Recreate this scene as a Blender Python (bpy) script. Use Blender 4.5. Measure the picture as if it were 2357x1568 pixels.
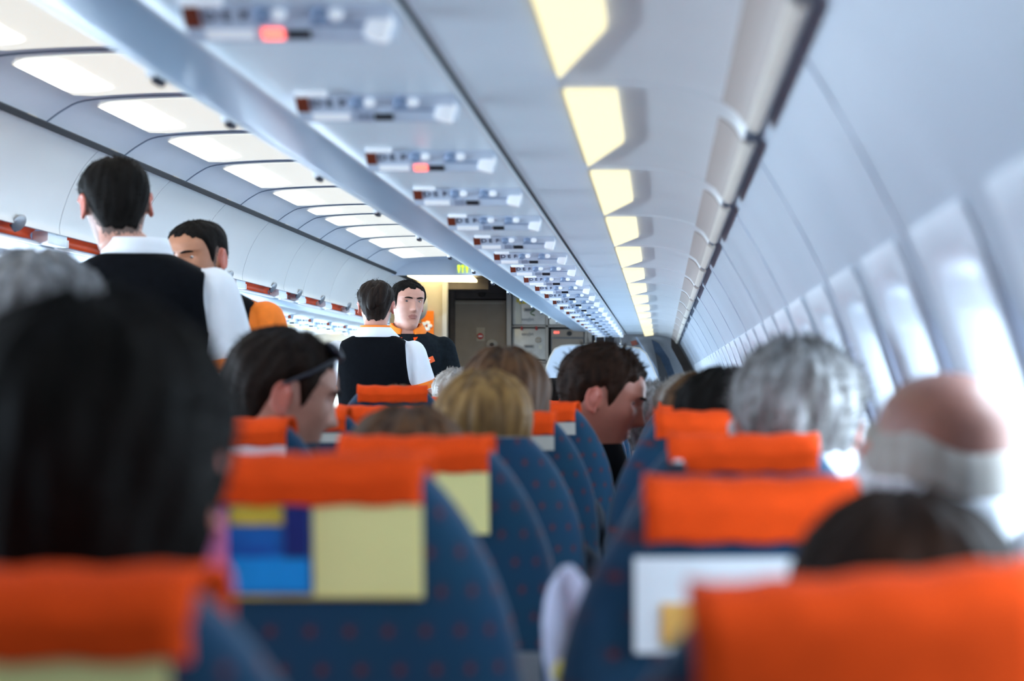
import bpy, bmesh, math, random
from mathutils import Vector, Matrix, noise
random.seed(7)
PI = math.pi
for o in list(bpy.data.objects): bpy.data.objects.remove(o)
S = bpy.context.scene
COL = S.collection
# ------------------------------------------------------------------ camera, world, exposure
FPX, VX, VY = 4450.0, 1522.0, 888.0            # focal length in pixels, vanishing point of the cabin axis
XC, ZC = 1.512, 1.24                           # camera beside the cabin centre line, seated eye height
cam = bpy.data.cameras.new('camera'); camo = bpy.data.objects.new('camera', cam); COL.objects.link(camo)
camo.location = (XC, 0, ZC); camo.rotation_euler = (PI/2, 0, 0)
cam.sensor_width = 36.0; cam.lens = FPX/2357*36
cam.shift_x = (1178.5-VX)/2357; cam.shift_y = (VY-784)/2357
cam.clip_start = .05
cam.dof.use_dof = True; cam.dof.focus_distance = 9.2
cam.dof.aperture_fstop = cam.lens/18.5; cam.dof.aperture_blades = 0
S.camera = camo
W = bpy.data.worlds.new('world'); S.world = W; W.use_nodes = True
W.node_tree.nodes['Background'].inputs[0].default_value = (.55, .7, 1, 1)
W.node_tree.nodes['Background'].inputs[1].default_value = .6
S.view_settings.view_transform = 'Standard'; S.view_settings.look = 'None'
S.view_settings.gamma = 1; S.view_settings.exposure = 1.34
S.view_settings.use_curve_mapping = False
def at(px, py, Y): return Vector((XC+(px-VX)/FPX*Y, Y, ZC+(VY-py)/FPX*Y))
LIGHT_CEIL, LIGHT_LENS, LIGHT_COVE, LIGHT_WIN = .26, 1.1, .47, 13.5
LIGHT_FILL = 5.0                                  # watts of each fill light added at the left windows
# added area light inside the glass of each undimmed left window, brightening bin undersides

# ------------------------------------------------------------------ materials
M = {}
def mat(name, c, rough=.5, metal=0, emit=0, ecol=None, var=0, scale=20, stretch=(1,1,1), bump=0, spec=.5, sheen=0, c2=None):
    m = bpy.data.materials.new(name); m.use_nodes = True; nt = m.node_tree; N = nt.nodes; L = nt.links
    b = N['Principled BSDF']
    b.inputs['Base Color'].default_value = (*c, 1); b.inputs['Roughness'].default_value = rough
    b.inputs['Metallic'].default_value = metal; b.inputs['Specular IOR Level'].default_value = spec
    if sheen: b.inputs['Sheen Weight'].default_value = sheen
    if emit:
        b.inputs['Emission Color'].default_value = (*(ecol or c), 1); b.inputs['Emission Strength'].default_value = emit
    if var or bump or c2:
        tc = N.new('ShaderNodeTexCoord'); mp = N.new('ShaderNodeMapping'); mp.inputs['Scale'].default_value = stretch
        nz = N.new('ShaderNodeTexNoise'); nz.inputs['Scale'].default_value = scale; nz.inputs['Detail'].default_value = 4
        L.new(tc.outputs['Object'], mp.inputs[0]); L.new(mp.outputs[0], nz.inputs['Vector'])
        if var or c2:
            r = N.new('ShaderNodeValToRGB'); e = r.color_ramp.elements
            d = c2 or tuple(max(0, x*(1-var)) for x in c)
            u = c if c2 else tuple(min(1, x*(1+var)) for x in c)
            e[0].position = .3; e[0].color = (*d, 1); e[1].position = .7; e[1].color = (*u, 1)
            L.new(nz.outputs['Fac'], r.inputs[0]); L.new(r.outputs[0], b.inputs['Base Color'])
        if bump:
            bp = N.new('ShaderNodeBump'); bp.inputs['Strength'].default_value = bump; bp.inputs['Distance'].default_value = .005
            L.new(nz.outputs['Fac'], bp.inputs['Height']); L.new(bp.outputs[0], b.inputs['Normal'])
    M[name] = m; return m
mat('shell_white', (.70,.75,.83), .38, var=.03, scale=3)
mat('bin_white', (.74,.765,.77), .28, var=.02, scale=2)
mat('soffit', (.80,.90,.98), .36, var=.03, scale=3)
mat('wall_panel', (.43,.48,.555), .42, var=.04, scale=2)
mat('reveal', (.62,.66,.73), .45, var=.02)
mat('cream', (.86,.84,.76), .45, emit=LIGHT_CEIL, ecol=(1,.975,.86))
mat('lens', (.95,.95,.92), .4, emit=LIGHT_LENS, ecol=(1,1,.97))
mat('cove_lens', (.30,.26,.14), .4, emit=LIGHT_COVE, ecol=(1,.90,.55))
mat('cove_white', (.74,.75,.76), .4, var=.02, scale=3)
mat('galley_lens', (1,.9,.6), .4, emit=2.2, ecol=(1,.84,.44))
mat('blind', (.85,.9,.97), .5, emit=LIGHT_WIN, ecol=(.64,.84,1))
mat('blind_dimmed', (.62,.66,.73), .5, emit=LIGHT_WIN*.05, ecol=(.85,.92,1))
mat('blind_right', (.85,.9,.97), .5, emit=LIGHT_WIN*.44, ecol=(.66,.85,1))
mat('rail', (.42,.56,.72), .28)
mat('joint', (.22,.27,.36), .6)
mat('wall_joint', (.52,.57,.67), .6)
mat('lip_shade', (.42,.36,.33), .5)
mat('slot_black', (.012,.013,.018), .6)
mat('lip_beige', (.74,.68,.60), .5)
mat('carpet', (.03,.04,.07), .95, var=.4, scale=150)
mat('orange', (.90,.076,.007), .8, var=.08, scale=35, bump=.1, spec=.12)
mat('orange_cloth', (.90,.20,.008), .8, var=.06, scale=40)
mat('orange_plastic', (.85,.10,.008), .45, var=.04)
mat('edge_white', (.85,.87,.90), .4)
mat('metal_grey', (.32,.34,.37), .35, metal=.6)
mat('dark_metal', (.02,.022,.035), .4)
mat('chrome', (.8,.82,.85), .15, metal=1)
mat('brown', (.18,.035,.015), .4)
mat('ink', (.03,.04,.09), .5)
mat('nozzle', (.25,.33,.48), .4)
mat('lamp_white', (.90,.92,.95), .3, emit=.08, ecol=(.9,.95,1))
mat('red_lit', (1,.15,.1), .4, emit=1.2, ecol=(1,.12,.09))
mat('red_off', (.30,.34,.44), .4)
mat('green_dark', (.05,.16,.03), .5)
mat('beard_shadow', (.22,.115,.09), .6, var=.2, scale=60)
mat('skin_ear', (.46,.13,.09), .5)
mat('plate', (.60,.68,.80), .4)
mat('yellow_card', (.93,.85,.36), .6, var=.03, scale=10)
mat('ad_blue', (.0,.19,.62), .45, var=.3, scale=12, c2=(.005,.035,.28), stretch=(1,1,2))
mat('ad_cyan', (.0,.30,.78), .45, var=.15, scale=14)
mat('ad_navy', (.004,.02,.16), .45, var=.15, scale=14)
mat('ad_pink', (.72,.20,.42), .45, var=.2, scale=14)
mat('ad_gold', (.65,.46,.05), .5, var=.2, scale=60)
mat('card_white', (.84,.86,.90), .5, var=.03)
mat('card_grey', (.55,.53,.48), .6, var=.05)
mat('card_orange', (.9,.48,.12), .5, var=.1, scale=30)
mat('skin', (.46,.22,.15), .5, var=.10, scale=25, bump=.05)
mat('skin_red', (.42,.17,.12), .45, var=.14, scale=14, bump=.05)
mat('skin_pink', (.46,.225,.165), .48, var=.08, scale=22, bump=.05)
mat('skin_bald', (.20,.075,.05), .42, var=.2, scale=14)
mat('skin_tan', (.38,.165,.09), .48, var=.10, scale=22, bump=.05)
mat('lips', (.30,.11,.085), .45)
mat('stubble', (.10,.062,.05), .7, var=.2, scale=60)
mat('eye_white', (.75,.73,.70), .25)
mat('iris', (.05,.06,.07), .2)
mat('teeth', (.85,.82,.74), .3)
HS = (1,1,.12)
mat('hair_black', (.0045,.0035,.003), .75, var=.5, scale=90, stretch=HS, bump=.4, spec=.1)
mat('hair_dark', (.011,.006,.004), .65, var=.5, scale=90, stretch=HS, bump=.4, spec=.12)
mat('hair_brown', (.018,.0075,.004), .65, spec=.12, var=.45, scale=70, stretch=HS, bump=.4)
mat('hair_light', (.11,.052,.02), .6, spec=.2, var=.5, scale=60, stretch=HS, bump=.5)
mat('hair_blond', (.36,.20,.065), .55, var=.1, scale=38, stretch=(1,1,.06), bump=.5, c2=(.09,.045,.016), spec=.2)
mat('hair_fair', (.135,.062,.025), .6, var=.1, scale=38, stretch=(1,1,.06), bump=.5, c2=(.030,.013,.006), spec=.2)
mat('hair_grey', (.30,.295,.30), .6, scale=60, stretch=HS, bump=.5, c2=(.07,.058,.052))
mat('hair_silver', (.36,.33,.30), .6, scale=60, stretch=HS, bump=.5, c2=(.22,.18,.15))
mat('hair_white', (.86,.88,.92), .55, scale=60, stretch=HS, bump=.5, c2=(.50,.50,.53))
mat('cloth_white', (.70,.72,.76), .8, var=.03, scale=11, bump=.7)
mat('cloth_black', (.003,.0035,.005), .9, var=.2, scale=60, spec=.06)
mat('cloth_charcoal', (.007,.010,.013), .9, var=.25, scale=60, spec=.08)
mat('cloth_navy', (.012,.028,.055), .85, var=.2, scale=40)
mat('cloth_grey', (.20,.21,.24), .85, var=.15, scale=40)
mat('cloth_lilac', (.58,.60,.78), .8, var=.06, scale=14)
mat('cloth_red', (.5,.03,.03), .8, var=.1, scale=30)
mat('trouser', (.01,.011,.016), .85, var=.2, scale=40)
mat('shoe', (.008,.008,.009), .35)
mat('gal_wall', (.30,.25,.195), .5, var=.06, scale=8)
mat('gal_beige', (.46,.40,.32), .5, var=.05, scale=8)
mat('gal_dark', (.07,.055,.05), .6, var=.2, scale=8)
mat('gal_door', (.30,.25,.205), .5, var=.06, scale=10)
mat('gal_post', (.46,.43,.39), .4)
mat('container', (.60,.585,.54), .4, metal=.25, var=.10, scale=12)
mat('gal_grey', (.16,.17,.19), .5, var=.1, scale=8)
mat('gal_black', (.006,.006,.008), .4)
mat('paper', (.72,.70,.60), .7)
mat('sticker_yellow', (.85,.65,.05), .5)
mat('sign_red', (.6,.03,.03), .5)
mat('green_lit', (.6,.9,.05), .4, emit=.42, ecol=(.72,1,.05))
mat('divider', (.46,.51,.59), .45, var=.02, scale=4)
mat('jump_grey', (.36,.36,.36), .6, var=.06)
def seat_fabric():
    m = bpy.data.materials.new('seat_fabric'); m.use_nodes = True; nt = m.node_tree; N = nt.nodes; L = nt.links
    b = N['Principled BSDF']; b.inputs['Roughness'].default_value = .85; b.inputs['Specular IOR Level'].default_value = .25
    b.inputs['Sheen Weight'].default_value = .25
    tc = N.new('ShaderNodeTexCoord'); mp = N.new('ShaderNodeMapping'); mp.inputs['Scale'].default_value = (27,27,27)
    L.new(tc.outputs['Object'], mp.inputs[0])
    sep = N.new('ShaderNodeSeparateXYZ'); L.new(mp.outputs[0], sep.inputs[0])
    def mth(op, a, b_=None):
        n = N.new('ShaderNodeMath'); n.operation = op
        for i, v in enumerate((a, b_)):
            if v is None: continue
            if isinstance(v, (int, float)): n.inputs[i].default_value = v
            else: L.new(v, n.inputs[i])
        return n.outputs[0]
    # staggered rows of dots; side faces take their pattern from y
    sx = mth('ADD', sep.outputs['X'], mth('MULTIPLY', sep.outputs['Y'], .9))
    row = mth('FLOOR', sep.outputs['Z'])
    sx = mth('ADD', sx, mth('MULTIPLY', mth('MODULO', row, 2.0), .38))
    fx = mth('SUBTRACT', mth('FRACT', sx), .5); fz = mth('SUBTRACT', mth('FRACT', sep.outputs['Z']), .5)
    d = mth('SQRT', mth('ADD', mth('MULTIPLY', fx, fx), mth('MULTIPLY', fz, fz)))
    r = N.new('ShaderNodeValToRGB'); e = r.color_ramp.elements
    e[0].position = .07; e[0].color = (.15,.03,.04,1); e[1].position = .29; e[1].color = (.005,.052,.118,1)
    k = e.new(.12); k.color = (.026,.042,.095,1); k = e.new(.24); k.color = (.02,.044,.098,1)
    L.new(d, r.inputs[0])
    nz = N.new('ShaderNodeTexNoise'); nz.inputs['Scale'].default_value = 9; L.new(tc.outputs['Object'], nz.inputs['Vector'])
    mx = N.new('ShaderNodeMix'); mx.data_type = 'RGBA'; mx.blend_type = 'MULTIPLY'; mx.inputs[0].default_value = .25
    L.new(r.outputs[0], mx.inputs[6]); L.new(nz.outputs['Color'], mx.inputs[7]); L.new(mx.outputs[2], b.inputs['Base Color'])
    M['seat_fabric'] = m
seat_fabric()

# ------------------------------------------------------------------ helpers
def mk(name, V, F, m, parent=None, smooth=True, mats=None, idx=None):
    me = bpy.data.meshes.new(name); me.from_pydata([tuple(v) for v in V], [], F); me.update()
    if smooth and len(F) < 4000: me.set_sharp_from_angle(angle=math.radians(48))
    return link(name, me, m, parent, smooth, mats, idx)
def link(name, me, m, parent=None, smooth=True, mats=None, idx=None):
    for q in (mats or [m]): me.materials.append(M[q])
    if idx is not None: me.polygons.foreach_set('material_index', idx)
    me.polygons.foreach_set('use_smooth', [smooth]*len(me.polygons))
    o = bpy.data.objects.new(name, me); COL.objects.link(o)
    if parent: o.parent = parent
    return o
def thing(name, label, cat, loc=(0,0,0), rz=0, group=None):
    o = bpy.data.objects.new(name, None); COL.objects.link(o); o.location = loc; o.rotation_euler = (0,0,rz)
    o.empty_display_size = .1
    return tag(o, label, cat, group)
def tag(o, label, cat, group=None, kind=None):
    o['label'] = label; o['category'] = cat
    if group: o['group'] = group
    if kind: o['kind'] = kind
    return o
def struct(o, label=None):
    o['kind'] = 'structure'
    if label: o['label'] = label; o['category'] = o.name.split('_')[0]
    return o
def dup(root, loc, rz=None, label=None, group=None):
    r = root.copy(); COL.objects.link(r); r.location = loc
    if rz is not None: r.rotation_euler = (0,0,rz)
    if label: r['label'] = label
    if group: r['group'] = group
    for ch in list(root.children):
        c = ch.copy(); COL.objects.link(c); c.parent = r
        for g in list(ch.children):
            d = g.copy(); COL.objects.link(d); d.parent = c
    return r
class B:
    """collects shapes into one mesh"""
    def __init__(s): s.V = []; s.F = []; s.I = []
    def add(s, V, F, i=0):
        n = len(s.V); s.V += [Vector(v) for v in V]; s.F += [tuple(a+n for a in f) for f in F]; s.I += [i]*len(F); return s
    def box(s, c, d, i=0, R=None, bev=0):
        x, y, z = d[0]/2, d[1]/2, d[2]/2
        if bev:
            bm = bmesh.new(); bmesh.ops.create_cube(bm, size=1)
            for v in bm.verts: v.co = Vector((v.co.x*d[0], v.co.y*d[1], v.co.z*d[2]))
            bmesh.ops.bevel(bm, geom=bm.edges[:], offset=bev, segments=2, affect='EDGES', profile=.6)
            bm.verts.index_update()
            V = [v.co.copy() for v in bm.verts]; F = [[v.index for v in f.verts] for f in bm.faces]; bm.free()
        else:
            V = [Vector((a*x, b*y, e*z)) for a in (-1,1) for b in (-1,1) for e in (-1,1)]
            F = [(0,1,3,2),(4,6,7,5),(0,4,5,1),(2,3,7,6),(0,2,6,4),(1,5,7,3)]
        if R is not None: V = [R @ v for v in V]
        return s.add([v+Vector(c) for v in V], F, i)
    def loft(s, rings, i=0, cap=True, closed=True):
        n = len(rings[0]); V = [v for r in rings for v in r]; F = []
        for k in range(len(rings)-1):
            for j in range(n if closed else n-1):
                a = k*n+j; b = k*n+(j+1) % n
                F.append((a, b, b+n, a+n))
        if cap: F.append(tuple(range(n-1, -1, -1))); F.append(tuple(range((len(rings)-1)*n, len(rings)*n)))
        return s.add(V, F, i)
    def tube(s, P, R, seg=10, i=0, flat=1):
        P = [Vector(p) for p in P]; rings = []
        if not isinstance(R, (list, tuple)): R = [R]*len(P)
        t0 = (P[1]-P[0]).normalized(); up = Vector((0,0,1)) if abs(t0.z) < .9 else Vector((0,1,0))
        n = t0.cross(up).normalized()
        pts = []
        for k, p in enumerate(P):
            t = (P[min(k+1,len(P)-1)]-P[max(k-1,0)]).normalized()
            n = (n-t*n.dot(t)).normalized(); b = t.cross(n); pts.append((p, t, n, b, R[k]))
        p, t, n_, b, r = pts[0]
        def ring(p, n_, b, r): return [p+n_*(math.cos(a)*r)+b*(math.sin(a)*r*flat) for a in (2*PI*j/seg for j in range(seg))]
        rings.append(ring(p-t*r*.5, n_, b, r*.55))
        for q in pts: rings.append(ring(q[0], q[2], q[3], q[4]))
        p, t, n_, b, r = pts[-1]; rings.append(ring(p+t*r*.5, n_, b, r*.55))
        return s.loft(rings, i)
    def ball(s, c, r, i=0, R=None, nu=16, nv=10):
        rings = []
        for k in range(nv+1):
            a = PI*(k+.02)/(nv+.04)-PI/2; q = []
            for j in range(nu):
                t = 2*PI*j/nu; v = Vector((r[0]*math.cos(a)*math.cos(t), r[1]*math.cos(a)*math.sin(t), r[2]*math.sin(a)))
                q.append((R @ v if R is not None else v)+Vector(c))
            rings.append(q)
        return s.loft(rings, i)
    def xform(s, T): s.V = [T @ v for v in s.V]; return s
    def make(s, name, m, parent=None, smooth=True, mats=None): return mk(name, s.V, s.F, m, parent, smooth, mats, s.I if mats else None)
def sheet(prof, y0, y1, th=.006, ny=1):
    """sweep an (x,z) polyline along y into a solid sheet"""
    b = B(); n = len(prof); P = [Vector((p[0], p[1])) for p in prof]; nor = []
    for k in range(n):
        t = (P[min(k+1,n-1)]-P[max(k-1,0)]).normalized(); nor.append(Vector((-t.y, t.x)))
    ring2 = [(p.x, p.y) for p in P]+[(p.x+q.x*th, p.y+q.y*th) for p, q in reversed(list(zip(P, nor)))]
    rings = [[Vector((x, y0+(y1-y0)*k/ny, z)) for x, z in ring2] for k in range(ny+1)]
    return b.loft(rings)
def smooth_prof(pts, n=6):
    out = []
    for i in range(len(pts)-1):
        p0 = Vector(pts[max(i-1,0)]); p1 = Vector(pts[i]); p2 = Vector(pts[i+1]); p3 = Vector(pts[min(i+2,len(pts)-1)])
        for k in range(n):
            t = k/n
            out.append(tuple(.5*((2*p1)+(p2-p0)*t+(2*p0-5*p1+4*p2-p3)*t*t+(3*p1-p0-3*p2+p3)*t**3)))
    out.append(tuple(pts[-1])); return out
def lerp_tab(T, z):
    if z <= T[0][0]: return T[0][1:]
    for a, b in zip(T, T[1:]):
        if z <= b[0]:
            t = (z-a[0])/(b[0]-a[0]); t2 = t
            return tuple(x+(y-x)*t2 for x, y in zip(a[1:], b[1:]))
    return T[-1][1:]
def text_mesh(txt, size):
    cu = bpy.data.curves.new('lettering', 'FONT'); cu.body = txt; cu.size = size; cu.align_x = 'CENTER'; cu.align_y = 'CENTER'; cu.extrude = .0006
    o = bpy.data.objects.new('lettering', cu); COL.objects.link(o)
    dg = bpy.context.evaluated_depsgraph_get(); me = bpy.data.meshes.new_from_object(o.evaluated_get(dg))
    V = [v.co.copy() for v in me.vertices]; F = [tuple(p.vertices) for p in me.polygons]
    bpy.data.objects.remove(o); bpy.data.curves.remove(cu); bpy.data.meshes.remove(me)
    return V, F
ORD = ['first','second','third','fourth','fifth','sixth','seventh','eighth','ninth','tenth','eleventh','twelfth','thirteenth','fourteenth',
       'fifteenth','sixteenth','seventeenth','eighteenth','nineteenth','twentieth','twenty-first','twenty-second','twenty-third','twenty-fourth','twenty-fifth','twenty-sixth',
       'twenty-seventh','twenty-eighth','twenty-ninth','thirtieth','thirty-first','thirty-second','thirty-third','thirty-fourth','thirty-fifth']
def H(h): return ZC+h
# ------------------------------------------------------------------ the shell
YB, YF = -2.6, 19.0
RW, ZW = 2.0, .56                      # inner radius and centre height of the side walls
def wp(a, y, off=0, s=1):              # a point on the side wall: angle in degrees, distance along the cabin, offset inwards
    r = math.radians(a); return Vector((s*(RW-off)*math.cos(r), y, ZW+(RW-off)*math.sin(r)))
fl = B().box((0,(YB+YF)/2,-.02),(4.1,YF-YB,.04)); struct(fl.make('floor','carpet',smooth=False), 'dark carpeted cabin floor under the seats')
WIN_Y = [2.06+.533*k for k in range(-8, 29)]
A0, A1, HW = 11.0, 25.2, .185          # window surround: lower and upper angle, half length
def side_wall(s, nm):
    b = B(); ys = [YB]
    for y in WIN_Y: ys += [y-HW, y+HW]
    ys.append(YF); angs = [-16.3, -8, 0, 6, A0, 15, 18, 21.5, A1, 28, 31, 34, 38, 44, 52, 60]
    for i in range(len(ys)-1):
        for j in range(len(angs)-1):
            if i % 2 == 1 and A0 <= angs[j] < A1: continue
            q = [wp(angs[j], ys[i], 0, s), wp(angs[j], ys[i+1], 0, s), wp(angs[j+1], ys[i+1], 0, s), wp(angs[j+1], ys[i], 0, s)]
            b.add(q, [(0,1,2,3) if s < 0 else (3,2,1,0)])
    o = b.make(nm, 'wall_panel'); bm = bmesh.new(); bm.from_mesh(o.data); bmesh.ops.remove_doubles(bm, verts=bm.verts[:], dist=1e-5); bm.to_mesh(o.data); bm.free()
    return o
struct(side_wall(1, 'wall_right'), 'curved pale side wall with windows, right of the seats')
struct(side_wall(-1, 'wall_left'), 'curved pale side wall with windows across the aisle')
def rr(hy, ha, n=4, N=32):
    out = []
    for k in range(N):
        t = 2*PI*(k+.5)/N; c, q = math.cos(t), math.sin(t); e = 2/n
        out.append((math.copysign(abs(c)**e, c)*hy, math.copysign(abs(q)**e, q)*ha))
    return out
def window(i, y, s):
    ac = (A0+A1)/2; ha = (A1-A0)/2
    def ring(hy, h, off, n): return [wp(ac+v, y+u, off, s) for u, v in rr(hy, h, n)]
    b = B(); rings = [ring(HW+.012, ha+.4, -.004, 30), ring(HW+.012, ha+.4, .006, 30), ring(HW-.012, ha-.5, .012, 8), ring(HW-.03, ha-1.2, .004, 6), ring(.135, 5.1, -.05, 4), ring(.120, 4.6, -.052, 4)]
    b.loft(rings, cap=False)
    o = b.make('window_%d' % i, 'reveal'); struct(o)
    dimmed = y < .8  # unseen panes near the camera, dimmed to darken the nearest seats
    p = B().loft([ring(.128, 4.85, -.053, 4), ring(.128, 4.85, -.058, 4)]).make('pane', 'blind_dimmed' if dimmed else 'blind' if s < 0 else 'blind_right', o)
    if not dimmed and s < 0:
        l = bpy.data.lights.new('daylight', 'AREA'); l.shape = 'RECTANGLE'; l.size = .22; l.size_y = .07; l.energy = LIGHT_FILL; l.color = (.68,.85,1)
        lo = bpy.data.objects.new('daylight', l); COL.objects.link(lo); lo.location = wp(ac-1, y, -.018, s)
        lo.rotation_euler = Vector((-s*math.cos(.12), 0, math.sin(.12))).to_track_quat('-Z', 'Y').to_euler()
    return o
n = 0
for s in (1, -1):
    for y in WIN_Y:
        n += 1; window(n, y, s)
# sidewall panel joints on the right wall
for k, y in enumerate([2.06+.2665+1.066*j for j in range(-3, 14)]):
    b = B(); b.loft([[wp(a, y-.003, .002), wp(a, y+.003, .002), wp(a, y+.003, -.004), wp(a, y-.003, -.004)] for a in range(-14, 38, 4)])
    struct(b.make('trim_%d' % (k+1), 'wall_joint'))
TRIM = 17
def trim(b, m, smooth=True, lab=None):
    global TRIM; TRIM += 1
    return struct(b.make('trim_%d' % TRIM, m, smooth=smooth), lab)
# ceiling vault
YC = 14.6
cprof = smooth_prof([(-.50,H(.862)),(-.44,H(.905)),(-.37,H(.934)),(-.2,H(.948)),(0,H(.953)),(.2,H(.948)),(.37,H(.934)),(.44,H(.905)),(.50,H(.862))], 4)
struct(sheet(cprof, YB, YC, .01).make('ceiling', 'shell_white'), 'vaulted pale ceiling above the aisle')
TIPS = [-.9+.92*k for k in range(8)]+[6.39,7.31,8.24,9.3,10.2,10.75,11.46,12.35,13.26]
def vault(x): return lerp_tab([(p[0], p[1]) for p in cprof], x)[0]
CL = [t for t in TIPS]
for i, y0 in enumerate(CL):
    y1 = (CL+[14.3])[i+1]-.14
    r = thing('ceiling_light', 'curved cream ceiling light panel above the aisle, the %s from the far end' % ORD[len(CL)-1-i], 'ceiling light', (0, y0, H(.94)), group='cream light panels along the ceiling')
    L = y1-y0
    def patch(x0, x1, ya, yb, off, th, rad, nx=14, ny=10):
        b = B(); top = []; bot = []
        for a in range(ny+1):
            v = a/ny; yy = ya+(yb-ya)*v
            for c in range(nx+1):
                u = c/nx; x = x0+(x1-x0)*u
                # rounded corners: pull the ends in near the sides
                dl = min(x-x0, x1-x); k = 0 if dl > rad else rad-math.sqrt(max(0, rad*rad-(rad-dl)**2))
                y = min(max(yy, ya+k*1.2), yb-k*1.2)
                top.append((x, y, vault(x)-H(.94)-off)); bot.append((x, y, vault(x)-H(.94)-off+th))
        n_ = nx+1; F = []
        for a in range(ny):
            for c in range(nx):
                q = a*n_+c; F.append((q, q+n_, q+n_+1, q+1))
        return b.add(top, F)
    patch(-.37, .37, 0, L, .004, .003, .05).make('diffuser', 'cream', r)
    patch(-.364, -.215, .015, L-.10, .0065, .003, .055).make('tube_lens', 'lens', r)
    patch(.215, .364, .015, L-.10, .0065, .003, .055).make('tube_lens', 'lens', r)
    # dark joint line across the vault, just before the lamp
    trim(B().loft([[Vector((x, y0-.075, z-.004)), Vector((x, y0-.065, z-.004)), Vector((x, y0-.065, z+.004)), Vector((x, y0-.075, z+.004))] for x, z in cprof]), 'joint')
# ceiling end face towards the galley
b = B(); ep = [(x, z) for x, z in cprof]
ring = [Vector((x, YC, z+.012)) for x, z in ep]+[Vector((.53, YC, H(.834))), Vector((-.53, YC, H(.834)))]
b.loft([ring, [v+Vector((0,.03,0)) for v in ring]]); trim(b, 'shell_white', False)
# slots between the ceiling and the bins
for s in (-1, 1):
    trim(sheet([(s*.499,H(.866)),(s*.511,H(.850))] if s < 0 else [(s*.511,H(.850)),(s*.499,H(.866))], YB, 15.6, .02), 'slot_black', False)
# soffits under the bins
rail = [(.70,.509),(.715,.500),(.76,.495),(.81,.4925),(.848,.4935)]
sof = [(.848,.4935),(.862,.486),(.89,.474),(.92,.4685),(1.0,.468),(1.188,.468)]
def soffit(s, prof, y0, y1, m, ny=1):
    p = [(s*x, H(z)) for x, z in prof]
    return sheet(p if s > 0 else list(reversed(p)), y0, y1, .008, ny)
YE = 17.6
trim(soffit(1, smooth_prof(sof, 4), YB, YE, 0), 'soffit', True, 'pale blue panel under the right overhead bins')
trim(soffit(-1, smooth_prof(sof, 4), YB, YE, 0), 'soffit', True, 'pale blue panel under the left overhead bins')
for s in (1, -1): trim(soffit(s, smooth_prof(rail, 4), YB, YE, 0), 'rail', True, 'grey-blue edge rail under the %s overhead bins' % ('right' if s > 0 else 'left'))
for s in (1, -1):
    trim(B().box((s*1.1945,(YB+YE)/2,H(.476)),(.014,YE-YB,.006)), 'slot_black', False)
    trim(B().box((s*1.186,(YB+YE)/2,H(.4655)),(.004,YE-YB,.004)), 'edge_white', False)
    trim(soffit(s, [(1.201,.468),(1.27,.468),(1.352,.469)], YB, YE, 0), 'soffit')
    trim(B().box((s*.848,(YB+YE)/2,H(.4935)),(.010,YE-YB,.003)), 'edge_white', False)  # white bead stands in for the highlight along the rail edge
# cove panels with their lamps, right and left
cove = smooth_prof([(1.352,.470),(1.40,.4705),(1.45,.470),(1.50,.467),(1.56,.457),(1.61,.440),(1.632,.424),(1.645,.402)], 4)
PCH = 1.165
cove_proto = None
for k in range(-4, 13):
    yb = 3.0+PCH*k
    for s in (1, -1):
        if s < 0 and k < 0: continue
        lab = ('%s ribbed cove panel with a warm yellow lamp along the %s, counted from the far end' % (ORD[12-k], 'window side of the right bins' if s > 0 else 'left wall'))
        if cove_proto is None or (s < 0 and k == 0):
            r = thing('cove_panel', lab, 'wall light', (0, yb, 0), group='cove lights beside the overhead bins')
            soffit(s, cove, .012, PCH-.012, 0, 1).make('cove_shell', 'cove_white', r)
            lp = [(1.643,.402),(1.650,.394),(1.660,.390),(1.668,.396)]
            soffit(s, lp, .17, PCH-.005, 0).make('lip', 'lip_beige', r)
            soffit(s, [(1.606,.4405),(1.629,.4235),(1.6425,.402)], .17, PCH-.005, 0).make('lip_shade_strip', 'lip_shade', r)  # tan strip paints the shade on the inner face of the lip
            soffit(s, [(x, z+.004) for x, z in cove], PCH-.014, PCH+.014, 0).make('rib', 'edge_white', r)
            b = B(); x0, x1 = s*1.358, s*1.441
            q = [(x0,.06),(x1,.06),(x1,.66),(x0,1.07)]
            V = [Vector((x, y, H(.4605))) for x, y in q]+[Vector((x, y, H(.4825))) for x, y in q]
            b.add(V, [(0,1,2,3) if s < 0 else (3,2,1,0),(0,4,5,1),(1,5,6,2),(2,6,7,3),(3,7,4,0)])
            b.make('lamp_diffuser', 'cove_lens', r, False)
            cove_proto = r
        else: r = dup(cove_proto if s > 0 else cove_protoL, (0, yb, 0), label=lab)
        if s > 0 and k == -4: cove_protoR = r
        if s < 0 and k == 0: cove_protoL = r
        cove_proto = cove_protoR
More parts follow.
